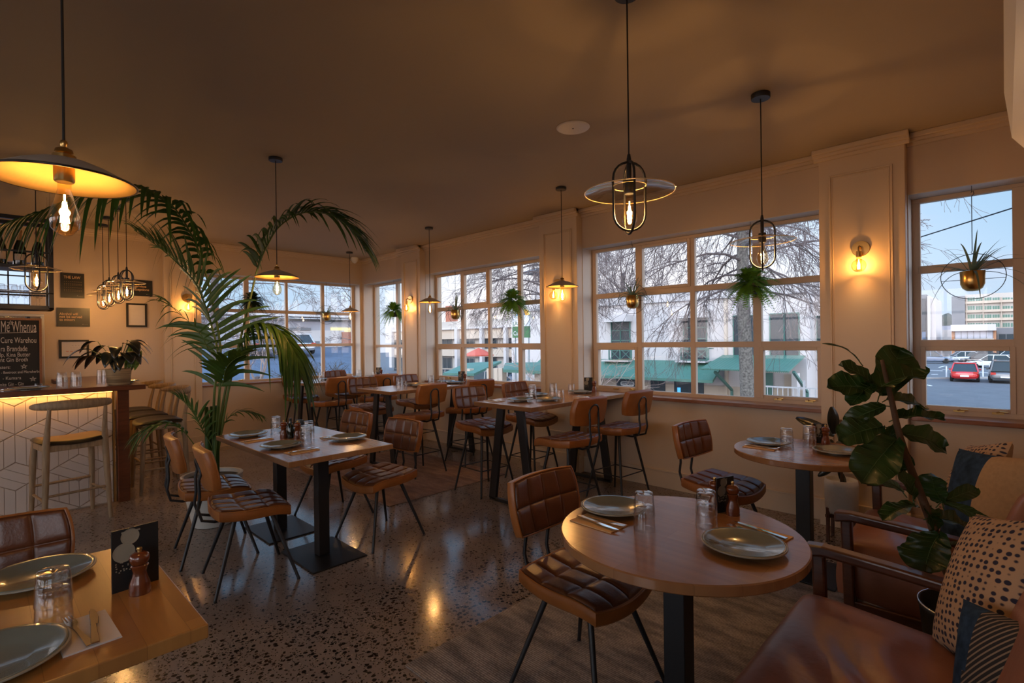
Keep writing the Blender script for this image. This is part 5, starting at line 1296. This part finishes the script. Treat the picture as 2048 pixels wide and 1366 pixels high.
# corrugated porch roof
p1, p2, p3, p4 = Py(1446, 712, YB-.1), Py(1612, 713, YB-.1), Py(1578, 745, YB-2.6), Py(1400, 739, YB-2.6)
b = MB(); n = 90
def cor(s, q):
    A_ = Vector(p1).lerp(p2, s); B_ = Vector(p4).lerp(p3, s); P_ = A_.lerp(B_, q); return (P_.x, P_.y, P_.z+.022*math.sin(s*n*3.3))
b.grid(cor, n*5, 1); po = b.build('awning', m_green, t, solid=.03)
for u in (1404, 1560):
    q = Py(u, 742, YB-2.5); b = MB(); b.bar((q.x+.3, YB-2.0, q.z-.05), (q.x+.3, YB-.3, q.z-.9), .09, .09); b.bar((q.x+.3, YB-.3, q.z-.9), (q.x+.3, YB-.3, q.z-1.7), .09, .09); b.build('bracket', m_greenp, t)
# pilasters and shopfronts below
for q in ((1450, 600, 1458, 840),): facade_box(t, 'downpipe', *q, YB, m_bcream, 0, -.15)
facade_box(t, 'ground_floor_wall', 1150, 757, 1612, 860, YB, m_bcream, 0, -.06)
for q in ((1235, 752, 1275, 850), (1303, 756, 1333, 850), (1350, 757, 1386, 850), (1392, 760, 1410, 850)): facade_box(t, 'shopfront', *q, YB, m_shopdark, -.06, -.1)
facade_box(t, 'doorway', 1524, 745, 1548, 850, YB, m_greenp, -.06, -.1); facade_box(t, 'lit_entry', 1570, 748, 1592, 850, YB, m_bcream, -.06, -.1)
facade_box(t, 'round_column', 1592, 745, 1604, 850, YB, m_bwhite, -.2, -.6)
a = Py(1242, 763, YB-.12); b = MB(); c = Py(1268, 772, YB-.12)
w_, h_ = c.x-a.x, a.z-c.z; cx_, cz_ = (a.x+c.x)/2, (a.z+c.z)/2
b.tube([(cx_+w_*.5*math.copysign(abs(math.cos(k*PI/16))**.5, math.cos(k*PI/16)), YB-.13, cz_+h_*.5*math.copysign(abs(math.sin(k*PI/16))**.5, math.sin(k*PI/16))) for k in range(32)], .025, 4, closed=True); b.build('shop_sign_outline', m_mark, t)
text('open late', .17, 'shop_sign_lettering', m_mark, t, (cx_-.32, YB-.14, cz_-.05), (PI/2, 0, 0))
a = Py(1355, 775, YB-.12); c = Py(1361, 785, YB-.12); m_bluel = emis('blue_lit_sign', (.1, .45, 1), 1.2); MB().box(a.x, c.x, YB-.14, YB-.11, c.z, a.z).build('blue_window_sign', m_bluel, t)
a = Py(1566, 779, YB-.3); c = Py(1577, 787, YB-.3); sg = thing('warning_sign', 'small cream sign on the railing before the porch', 'sign', (a.x, YB-3.2, c.z))
MB().box(0, c.x-a.x, -.01, .01, 0, a.z-c.z).build('panel', m_bcream, sg); text('NOTICE', .11, 'lettering', m_redtxt, sg, (.02, -.014, .05), (PI/2, 0, 0))
# street railing in front of the white building
t = thing('street_railing', 'galvanised street railing in front of the porch', 'railing', (0, 0, 0)); b = MB(); ya = 18.6
x0, x1 = Py(1525, 780, ya).x, Py(1700, 780, ya).x; zr = Py(1600, 776, ya).z
b.bar((x0, ya, zr), (x1, ya, zr), .05, .05); b.bar((x0, ya, GZ+.35), (x1, ya, GZ+.35), .04, .04); x = x0; k = 0
while x < x1: b.bar((x, ya, GZ+.14), (x, ya, zr+(.25 if k % 8 == 0 else 0)), .06 if k % 8 == 0 else .02, .06 if k % 8 == 0 else .02); x += .16; k += 1
b.build('rails', m_galv, t)
# second building, further left
YC = 36.0; t = thing('office_building', 'cream banded building with square columns seen through the fern window', 'building')
xl, xr = Py(780, 690, YC).x, Py(1110, 690, YC).x; Z = lambda v: Py(960, v, YC).z
MB().box(xl, xr, YC+.5, YC+14, GZ, Z(655)).build('wall', m_bwarm, t)
for v0, v1, m in ((655, 677, m_bcream), (698, 713, m_bcream), (640, 655, m_bwarm)): MB().box(xl, xr, YC, YC+.6, Z(v1), Z(v0)).build('band', m, t)
MB().box(xl, xr, YC-.3, YC+.6, Z(657), Z(653)).build('cornice', m_bwhite, t)
for u in (786, 835, 917, 967, 1015, 1060): facade_box(t, 'column', u-3, 655, u+3, 735, YC, m_bwhite, 0, -.4)
for k, u in enumerate((800, 850, 890, 935, 980, 1028)): bwindow(t, u-12, 677, u+14, 697, YC+.45, m_wglass, m_greyclad, 3, 1); bwindow(t, u-12, 715, u+14, 760, YC+.45, m_wglass, m_greyclad, 3, 2)
facade_box(t, 'brick_tower', 884, 612, 894, 655, YC, m_brick, .5, 1.6)
t = thing('tower_block', 'white tower block with small roof at the right of the fern window', 'building')
facade_box(t, 'wall', 1062, 568, 1078, 900, 27, m_bwhite, 0, 5); facade_box(t, 'post', 1066, 545, 1070, 569, 27, m_bwhite, 0, .15); facade_box(t, 'post', 1076, 545, 1078, 569, 27, m_bwhite, 0, .15)
a = Py(1050, 546, 26.6); c = Py(1086, 546, 26.6); b = MB(); b.add([(a.x, 26.2, a.z), (c.x, 26.2, a.z), (c.x, 29.5, a.z), (a.x, 29.5, a.z), ((a.x+c.x)/2, 28, a.z+.6), (a.x, 26.2, a.z-.12), (c.x, 26.2, a.z-.12), (c.x, 29.5, a.z-.12), (a.x, 29.5, a.z-.12)], [(0, 1, 4), (1, 2, 4), (2, 3, 4), (3, 0, 4), (0, 5, 6, 1), (1, 6, 7, 2), (2, 7, 8, 3), (3, 8, 5, 0), (5, 8, 7, 6)]); b.build('roof', m_greyclad, t)
# LAKES Care sign
ys = 18.4; t = thing('street_sign', 'tall street sign reading LAKES Care, white over green', 'sign'); m_sgreen = pbr('sign_green', (.05, .16, .06), .6); m_sor = pbr('sign_orange', (.75, .35, .03), .6); m_sbl = pbr('sign_blue', (.08, .30, .55), .6)
a = Py(1026, 632, ys); c = Py(1059, 652, ys); d = Py(1059, 675, ys)
MB().box(a.x, c.x, ys-.06, ys+.06, c.z, a.z).build('white_panel', m_mark, t); MB().box(a.x, c.x, ys-.06, ys+.06, d.z, c.z).build('green_panel', m_sgreen, t); MB().box(a.x+.05, a.x+.15, ys-.05, ys+.05, GZ, a.z).build('post', m_galv, t); MB().box(c.x-.15, c.x-.05, ys-.05, ys+.05, GZ, a.z).build('post', m_galv, t)
wd = c.x-a.x; text('LAKES', .24, 'lettering', m_sgreen, t, (a.x+.02, ys-.07, c.z+.06), (PI/2, 0, 0), sx=wd/.86*.98); text('Care', .30, 'lettering', m_mark, t, (a.x+.08, ys-.07, d.z+.12), (PI/2, 0, 0), sx=.9)
b = MB(); q = [((c.x-.02)+.0*k-(.28)*(1-math.cos(k*PI/12)), a.z+.30*math.sin(k*PI/12)) for k in range(7)]; Mxz = Matrix(((1, 0, 0, 0), (0, 0, 1, ys-.05), (0, 1, 0, 0), (0, 0, 0, 1)))
b.prism(q+[(c.x-.30, a.z+.16), (c.x-.22, a.z)], 0, .1, M=Mxz); b.build('orange_emblem', m_sor, t); b = MB(); b.prism([(a.x+wd*.2, a.z), (c.x-.25, a.z), (c.x-.32, a.z+.16), (c.x-.45, a.z+.22), (a.x+wd*.35, a.z+.14)], 0, .1, M=Mxz); b.build('blue_emblem', m_sbl, t)
# teal canopy roofs over the pavement
def canopy(label, pts, Yf, Yb, posts):
    t = thing('canopy', label, 'canopy'); (u0, v0), (u1, v1), (u2, v2), (u3, v3) = pts
    P = [Py(u0, v0, Yf), Py(u1, v1, Yf), Py(u2, v2, Yb), Py(u3, v3, Yb)]; b = MB()
    b.add([*P, *[p-Vector((0, 0, .12)) for p in P]], [(0, 1, 2, 3), (7, 6, 5, 4), (0, 4, 5, 1), (1, 5, 6, 2), (2, 6, 7, 3), (3, 7, 4, 0)]); b.build('canopy_roof', m_green, t)
    for u, m in posts: q = Py(u, 745, Yf+.6); MB().box(q.x-.14, q.x+.14, Yf+.5, Yf+.78, GZ, q.z+.2).build('post', m, t)
canopy('teal canopy roof over the pavement, left part of the fern window', ((886, 746), (948, 747), (1003, 722), (932, 726)), 17.0, 20.0, [(939, m_bcream), (980, m_bcream)])
canopy('teal canopy roof behind the pale branched tree', ((1006, 739), (1150, 744), (1150, 722), (1010, 726)), 15.6, 17.4, [(995, m_bcream), (1003, m_bcream), (1077, m_bcream)])
t = thing('sun_umbrella', 'red and white market umbrella beyond the canopy', 'umbrella', tuple(Pz(958, 765, GZ)))
q = Py(958, 748, 30); t.location = (q.x, 30, GZ); MB().lathe([(0, 3.0), (.5, 2.8), (1.3, 2.4), (1.3, 2.3), (0, 2.35)], 10).build('umbrella_top', m_flower, t); MB().tube([(0, 0, 0), (0, 0, 2.9)], .03, 6).build('pole', m_galv, t)
# cars
def car(label, x, y, heading, mat, suv=False, name='car'):
    t = thing(name, label, 'car', (x, y, GZ), heading); L, Wd, Hh = 4.3, 1.76, (1.66 if suv else 1.44); sh = .88 if suv else .78
    b = MB(); secs = [(-L/2, .42, .62, .80), (-L/2+.12, .26, .80, .90), (-L*.30, .22, sh+.06, .97), (0, .20, sh+.04, 1.0), (L*.22, .20, sh, 1.0), (L*.40, .24, .72, .93), (L/2-.06, .34, .62, .84), (L/2, .42, .52, .70)]
    vs = []; m_ = 12
    for x_, z0, z1, ws_ in secs:
        for k in range(m_):
            a = 2*PI*k/m_; cx, cz = math.cos(a), math.sin(a); cx = math.copysign(abs(cx)**.45, cx); cz = math.copysign(abs(cz)**.45, cz)
            vs.append((x_, cx*Wd/2*ws_, (z0+z1)/2+cz*(z1-z0)/2))
    n = len(secs); fs = [(i*m_+k, (i+1)*m_+k, (i+1)*m_+(k+1) % m_, i*m_+(k+1) % m_) for i in range(n-1) for k in range(m_)]+[tuple(range(m_)), tuple(reversed(range((n-1)*m_, n*m_)))]
    b.add(vs, fs)
    def cab(bm, g, zb, zt__):
        x0, x1, x2, x3 = (-L*.44, -L*.36, L*.06, L*.24) if suv else (-L*.43, -L*.27, L*.06, L*.25)
        lo, hi = Wd/2*.90-g, Wd/2*.70-g
        v = [(x0+g, -lo, zb), (x3-g, -lo, zb), (x3-g, lo, zb), (x0+g, lo, zb), (x1+g*2, -hi, zt__), (x2-g, -hi, zt__), (x2-g, hi, zt__), (x1+g*2, hi, zt__)]
        bm.add(v, [(0, 3, 2, 1), (4, 5, 6, 7), (0, 1, 5, 4), (1, 2, 6, 5), (2, 3, 7, 6), (3, 0, 4, 7)])
    cb = MB(); cab(cb, 0, sh-.02, Hh-.06); cb.build('cabin_glass', m_wglass, t, bevel=.05)
    x1, x2 = (-L*.37, L*.07) if suv else (-L*.28, L*.07)
    b.box(x1, x2, -Wd/2*.70, Wd/2*.70, Hh-.08, Hh)
    for s_ in (-1, 1):
        b.bar((L*.25, s_*Wd/2*.90, sh), (L*.06, s_*Wd/2*.70, Hh-.04), .06, .05); b.bar((x1, s_*Wd/2*.70, Hh-.04), ((-L*.44 if suv else -L*.43), s_*Wd/2*.88, sh), .09, .07); b.bar((-.15, s_*Wd/2*.885, sh), (-.2, s_*Wd/2*.70, Hh-.04), .08, .04)
        b.box(.72, .90, s_*(Wd/2+.02)-.07, s_*(Wd/2+.02)+.07, sh, sh+.12)
    b.build('body', mat, t, smooth=35, bevel=.02)
    for sx_ in (-1, 1):
        for s_ in (-1, 1): MB().lathe([(0, -.10), (.20, -.10), (.31, -.09), (.33, 0), (.31, .09), (.20, .10), (0, .10)], 20, M=Matrix.Translation((sx_*L*.31, s_*(Wd/2-.12), .33)) @ Matrix.Rotation(PI/2, 4, 'X')).build('wheel', [m_tyre], t, smooth=True)
    for s_ in (-1, 1): MB().box(-L/2+.02, -L/2+.16, s_*Wd*.36-.14, s_*Wd*.36+.14, .64, .80).build('tail_light', m_tail, t); MB().box(L/2-.20, L/2-.08, s_*Wd*.33-.14, s_*Wd*.33+.14, .56, .66).build('headlight', m_mark, t)
    MB().box(-L/2-.01, -L/2+.04, -.25, .25, .42, .54).build('number_plate', m_mark, t); return t
def car_at(label, u, v, hd, mat, suv=False): p = Pz(u, v, GZ); return car(label, p.x, p.y+1.2, hd, mat, suv)
car_at('red hatchback seen from behind in the car park', 1928, 763, R_(92), m_red)
car_at('dark grey SUV beside the red car in the car park', 2008, 766, R_(92), m_cgrey, True)
car_at('white car parked sideways behind the grey SUV', 1987, 737, R_(165), m_cwhite)
car_at('black saloon parked between silver and white cars', 1962, 730, R_(185), m_cblack)
car_at('silver saloon in the second row of the car park, behind the black car', 1922, 725, R_(200), m_csilver)
car_at('blue estate car at the left side of the car park', 1862, 727, R_(8), m_cblue, True)
car_at('pale silver car at the right edge behind the black saloon', 2026, 727, R_(215), m_cwhite, True)
car_at('blue-grey car under the teal canopy behind the pale tree', 1030, 775, R_(160), m_cblue)
for lab, u, v, m in (('dark car parked in the row beyond the teal canopy, left', 905, 768, m_cblack), ('dark car parked in the row beyond the teal canopy, right', 985, 772, m_cgrey)):
    p = Py(u, v, 25.5); car(lab, p.x, 25.5, R_(10), m)
for lab, u, v, m in (('silver car on the road seen through the left-wall window', 592, 730, m_csilver), ('blue-grey car on the road beyond the palm', 520, 728, m_cblue)):
    p = Px(u, v, -37); car(lab, -37, p.y, R_(172), m).location.z = -1.6+21/25*2.75
# car park details
b = MB()
for u0, v0, u1, v1 in ((1845, 735, 1858, 735), (1878, 735, 1890, 732), (1860, 741, 1885, 742), (1885, 739, 1905, 740), (1863, 749, 1875, 749), (1950, 744, 1975, 746), (1835, 766, 1862, 772)):
    p, q = Pz(u0, v0, GZ), Pz(u1, v1, GZ); b.bar((p.x, p.y, GZ+.01), (q.x, q.y, GZ+.01), .15, .015)
o = b.build('parking_lines', m_mark); struct(o)
p, q = Pz(1850, 758, GZ), Pz(2060, 756, GZ); struct(MB().bar((p.x, p.y, GZ+.07), (q.x, q.y, GZ+.07), .25, .14).build('kerb', m_kerb))
for lab, u, v, h in (('white bollard standing left of the red car', 1893, 757, 1.0), ('white post between the red car and grey SUV, nearer red', 1966, 756, 1.4), ('white post between the red car and grey SUV, nearer SUV', 1980, 754, 1.1)):
    p = Pz(u, v, GZ); tp = thing('bollard', lab, 'post', tuple(p), 0, 'car park posts'); MB().tube([(0, 0, 0), (0, 0, h)], .05, 8).build('shaft', m_mark, tp, smooth=True); MB().lathe([(.055, 0), (.055, .04), (0, .05)], 10, c=(0, 0, h)).build('cap', m_galv, tp)
# white metal fence at the lower left of the rightmost window
t = thing('metal_fence', 'white vertical-bar metal fence at the edge of the car park', 'fence'); b = MB(); b2 = MB()
f0, f1 = Pz(1832, 880, GZ), Pz(1864, 850, GZ); f0 = Py(1836, 800, 12.5); f1 = Py(1863, 775, 14.5)
A_, B_ = Vector((f0.x-1.6, 11.9, GZ)), Vector((f1.x, 14.5, GZ)); n = 16
for k in range(n+1): p = A_.lerp(B_, k/n); b.tube([p, p+Vector((0, 0, 1.75 if k % 5 else 2.05))], .022 if k % 5 else .04, 5)
for h in (1.6, .3): b2.tube([A_+Vector((0, 0, h)), B_+Vector((0, 0, h))], .025, 5)
b.build('bars', m_galv, t); b2.build('rail', m_galv, t)
# office block, shop, tower, hill
YO = 128.0; t = thing('office_block', 'cream office block with rows of green-tinted windows beyond the car park', 'building')
Zo = lambda v: Py(1980, v, YO).z
xa, xb = Py(1930, 600, YO).x, Py(2085, 600, YO).x; MB().box(xa, xb, YO, YO+20, GZ, Zo(587)).build('wall', m_bwarm, t)
facade_box(t, 'side_wing', 1903, 593, 1931, 700, YO-1, m_greyclad, 0, 20)
for v0, v1 in ((601, 606), (619, 624), (636, 641)): MB().box(xa, xb, YO-.5, YO, Zo(v1), Zo(v0)).build('floor_band', m_bcream, t)
for u in (1933, 1966.5, 2003, 2040): facade_box(t, 'pier', u-1.2, 594, u+1.2, 700, YO, m_bcream, 0, -.6)
for i, v in enumerate((595, 612, 629, 646)):
    for u in (1935, 1968.5, 2005): bwindow(t, u, v+ (0), u+15, v+8, YO, m_gglass, m_bwhite, 3, 1); bwindow(t, u+16, v, u+31, v+8, YO, m_gglass, m_bwhite, 3, 1)
YS = 96.0; t = thing('corner_shop', 'low shop with brick piers and white fascia below the office block', 'building'); facade_box(t, 'wall', 1903, 662, 1993, 735, YS, m_brick2, 0, 8); facade_box(t, 'fascia', 1902, 650, 1992, 661, YS, m_bwhite, -.6, .3)
bwindow(t, 1910, 661, 1986, 677, YS-.05, m_greywall, m_greyclad, 6, 1); bwindow(t, 1910, 682, 1986, 712, YS-.05, m_shopdark, m_greyclad, 5, 1); facade_box(t, 'poster', 1912, 704, 1933, 710, YS-.15, m_bcream, 0, -.05); facade_box(t, 'awning_strip', 1909, 678, 1988, 681, YS, m_bcream, -.4, 0)
t = thing('dark_shop', 'dark glazed shop to the right of the brick-piered shop', 'building'); facade_box(t, 'wall', 1993, 656, 2090, 735, YS+2, m_greyclad, 0, 8); bwindow(t, 1997, 668, 2060, 716, YS+1.9, m_wglass, m_greyclad, 4, 2)
t = thing('glass_tower', 'dark glazed office tower at the left of the rightmost window', 'building'); facade_box(t, 'wall', 1800, 592, 1855, 740, 95, m_greyclad, 0, 12); facade_box(t, 'glazing', 1800, 600, 1852, 662, 95, m_shopdark, -.1, -.25); facade_box(t, 'glazing', 1826, 664, 1852, 678, 95, m_cblue, -.1, -.25)
facade_box(t, 'white_fin', 1855, 592, 1862, 740, 95, m_bwhite, -.6, 8); facade_box(t, 'white_wing', 1862, 597, 1873, 740, 96, m_bwhite, 0, 10)
t = thing('warehouse', 'low white warehouse between the tower and the brick-piered shop', 'building'); facade_box(t, 'wall', 1872, 660, 1903, 735, 108, m_bwhite, 0, 8); facade_box(t, 'roof', 1872, 652, 1903, 660, 109, m_greywall, 0, 8); bwindow(t, 1873, 692, 1900, 700, 107.9, m_wglass, m_bwhite, 5, 1)
b = MB(); hx0, hx1 = Py(1700, 640, 200).x, Py(2100, 640, 200).x; b.grid(lambda s, q: (hx0+(hx1-hx0)*s, 200+q*15, GZ+(Py(1880, 630, 200).z-GZ+.6*math.sin(s*40)+.4*math.sin(s*97))*math.sin(PI*.5*min(1, q*2.2))), 60, 6); struct(b.build('hill', m_hill))
# overhead wires
t = thing('overhead_wire', 'overhead wires crossing the sky in the rightmost window', 'wire'); b = MB()
for (u0, v0, u1, v1) in ((1800, 487, 2070, 402), (1790, 430, 1960, 350)): b.tube([Py(u0, v0, 14), Py(u1, v1, 12)], .012, 4)
b.build('cable', m_black, t)
# buildings beyond the left-wall window
XF = -42.0; t = thing('long_pale_building', 'long pale flat-roofed building beyond the left-wall window', 'building')
fx = lambda *q, **k: facade_box(t, q[0], q[1], q[2], q[3], q[4], XF+k.get('o', 0), q[5], k.get('a', 0), k.get('b', 1), 'x')
fx('wall', 380, 632, 730, 760, m_greywall, b=10); fx('fascia', 380, 629, 730, 634, m_bwhite, a=-1.2, b=1); fx('clerestory', 380, 634, 730, 645, m_shopdark, a=-.1, b=.2); fx('wall', 520, 660, 690, 760, m_bwhite, o=.2)
fx('parapet', 560, 655, 622, 661, m_greyclad, o=.3); fx('brick_panel', 686, 664, 706, 690, m_brick, o=.45, b=.8); fx('wall', 430, 684, 640, 720, m_greyclad, o=.4, b=.8)
fx('lit_window', 661, 655, 700, 664, m_lit, a=-.1, b=.1)
m_asph2 = pbr('blue_grey_asphalt', (.085, .115, .165), .7, noise=(.8, .7))
def zs_(x): return -1.6+(-16-x)/25*2.75
b = MB(); b.add([(-16, -8, zs_(-16)), (-16, 9.1, zs_(-16)), (-41, 23.2, zs_(-41)), (-41, -8, zs_(-41)), (-16, -8, GZ-.1), (-16, 9.1, GZ-.1), (-41, 23.2, GZ-.1), (-41, -8, GZ-.1)], [(0, 1, 2, 3), (0, 4, 5, 1), (1, 5, 6, 2), (3, 2, 6, 7), (0, 3, 7, 4)]); struct(b.build('ground_slope', m_asph2))
# trees
def rand_perp(d, rnd):
    v = Vector((rnd.uniform(-1, 1), rnd.uniform(-1, 1), rnd.uniform(-1, 1))); v = v-d*v.dot(d); return v.normalized()
def bare_tree(label, base, h0, h1, r, L1, n1=16, ns=(6, 5, 4), droop=.5, up=.6, seed=1, mt_=None, mw=None, lean=(0, 0), multi=False, name='bare_tree', thick=1.0, ratio=.55):
    rnd = random.Random(seed); t = thing(name, label, 'tree', tuple(base)); tr = MB(); br = MB()
    def grow(p, d, L, rad, lev, dr):
        n = 5; pts = [p.copy()]; q = p.copy(); dd = d.copy()
        for i in range(n): dd = (dd+Vector((0, 0, -1))*dr/n+rand_perp(dd, rnd)*.16).normalized(); q = q+dd*L/n; pts.append(q.copy())
        br.tube(pts, [max(.0035, rad*(1-.75*i/n)) for i in range(n+1)], 5 if lev == 0 else 3, caps=False)
        if lev < len(ns):
            for k in range(ns[lev]):
                s = rnd.uniform(.25, 1.0)*n; i = min(n-1, int(s)); pp = pts[i].lerp(pts[i+1], s-i); tan = (pts[i+1]-pts[i]).normalized()
                grow(pp, (tan*.8+rand_perp(tan, rnd)*.65).normalized(), L*ratio*rnd.uniform(.7, 1.2), rad*.45, lev+1, dr*.8)
    if multi:
        for k in range(n1):
            a = 2*PI*k/n1+rnd.uniform(-.3, .3); grow(Vector((.1*math.cos(a), .1*math.sin(a), 0)), Vector((math.cos(a)*up, math.sin(a)*up, 1)).normalized(), L1*rnd.uniform(.8, 1.1), r, 0, droop)
        tr.lathe([(r*3, 0), (r*2.4, .3), (0, .35)], 8); tr.build('trunk', mt_, t, smooth=True)
    else:
        pts = [Vector((lean[0]*q+.04*math.sin(q*9), lean[1]*q, h1*q)) for q in [i/10 for i in range(11)]]; tr.tube(pts, [r*(1.15-.55*i/10) for i in range(11)], 14); tr.build('trunk', mt_, t, smooth=True)
        for k in range(n1):
            s = h0/h1+(1-h0/h1)*(k/n1); p = pts[0].lerp(pts[-1], s); a = k*2.4+rnd.uniform(-.4, .4)
            grow(p, Vector((math.cos(a), math.sin(a), up*rnd.uniform(.5, 1.3))).normalized(), L1*rnd.uniform(.75, 1.15), r*.22*thick, 0, droop)
    br.build('branches', mw or m_twig, t); return t
p = Py(1492, 800, 12.5); bare_tree('big speckled-bark tree with drooping bare branches outside the widest window', (p.x, 12.5, GZ), 4.6, 9.5, .155, 2.7, 46, (7, 6, 5), .8, .35, 3, m_bark, m_twig, ratio=.50, thick=1.0)
p = Py(1090, 700, 14.0); bare_tree('bare street tree with sweeping branches outside the fern window', (p.x, 14.0, GZ), 4.8, 9.0, .15, 2.7, 44, (7, 6, 5), .85, .35, 8, m_bark, m_twig, ratio=.50, thick=1.0)
p = Py(1050, 700, 11.2); bare_tree('small pale multi-stemmed bare tree before the teal canopy', (p.x, 12.8, GZ), 0, 0, .05, 2.3, 9, (5, 5, 3), .15, .55, 5, m_twig2, m_twig2, multi=True, ratio=.6)
p = Py(1245, 600, 40); bare_tree('distant bare tree rising behind the white building', (p.x, 40, GZ), 3.0, 9.5, .3, 4.5, 16, (6, 5, 4), -.25, .9, 12, m_twig, m_twig)
p = Px(430, 640, -17); bare_tree('bare tree left of the far left-wall window, behind the palm', (-17, p.y, zs_(-17)), 2.8, 6.4, .14, 2.0, 22, (6, 5, 4), .5, .4, 21, m_twig, m_twig)
p = Px(712, 640, -19); bare_tree('bare tree at the right edge of left-wall window', (-19, p.y, zs_(-19)), 2.4, 5.2, .10, 1.1, 14, (5, 5, 3), .1, .7, 22, m_twig, m_twig)
p = Px(592, 640, -22); bare_tree('small bare tree in the middle of left-wall window', (-26.5, p.y, zs_(-26.5)), 0, 0, .05, 2.6, 6, (5, 4, 3), .1, .5, 24, m_twig, m_twig2, multi=True)
p = Px(632, 640, -20); bare_tree('brown clipped bush outside the left-wall window', (-20, p.y, zs_(-20)), 0, 0, .07, 1.25, 26, (6, 5, 4), .1, .5, 25, m_bush, m_bush, multi=True, name='bush')
p = Px(690, 640, -17); bare_tree('pink-grey leafless bush outside the left-wall window', (-17, p.y, zs_(-17)), 0, 0, .05, 1.5, 20, (6, 5, 3), .1, .8, 26, m_twig2, m_twig, multi=True, name='bush')
p = Py(1745, 600, 11.5); bare_tree('bare tree whose twigs enter the left side of rightmost window', (p.x, 11.5, GZ), 3.6, 8.0, .12, .75, 12, (4, 4, 2), .3, .3, 31, m_bark, m_twig)
bpy.context.view_layer.update()
# lettering becomes plain meshes
dg = bpy.context.evaluated_depsgraph_get()
for o in [o for o in S.objects if o.type == 'FONT']:
    me = bpy.data.meshes.new_from_object(o.evaluated_get(dg)); n = bpy.data.objects.new(o.name+'_', me); COL.objects.link(n)
    n.parent = o.parent; n.location = o.location; n.rotation_euler = o.rotation_euler; n.scale = o.scale; nm = o.name
    if nm in FIT and len(me.vertices): xs = [v.co.x for v in me.vertices]; n.scale.x = FIT[nm]/max(1e-4, max(xs)-min(xs))
    bpy.data.objects.remove(o); n.name = nm
bpy.context.view_layer.update()
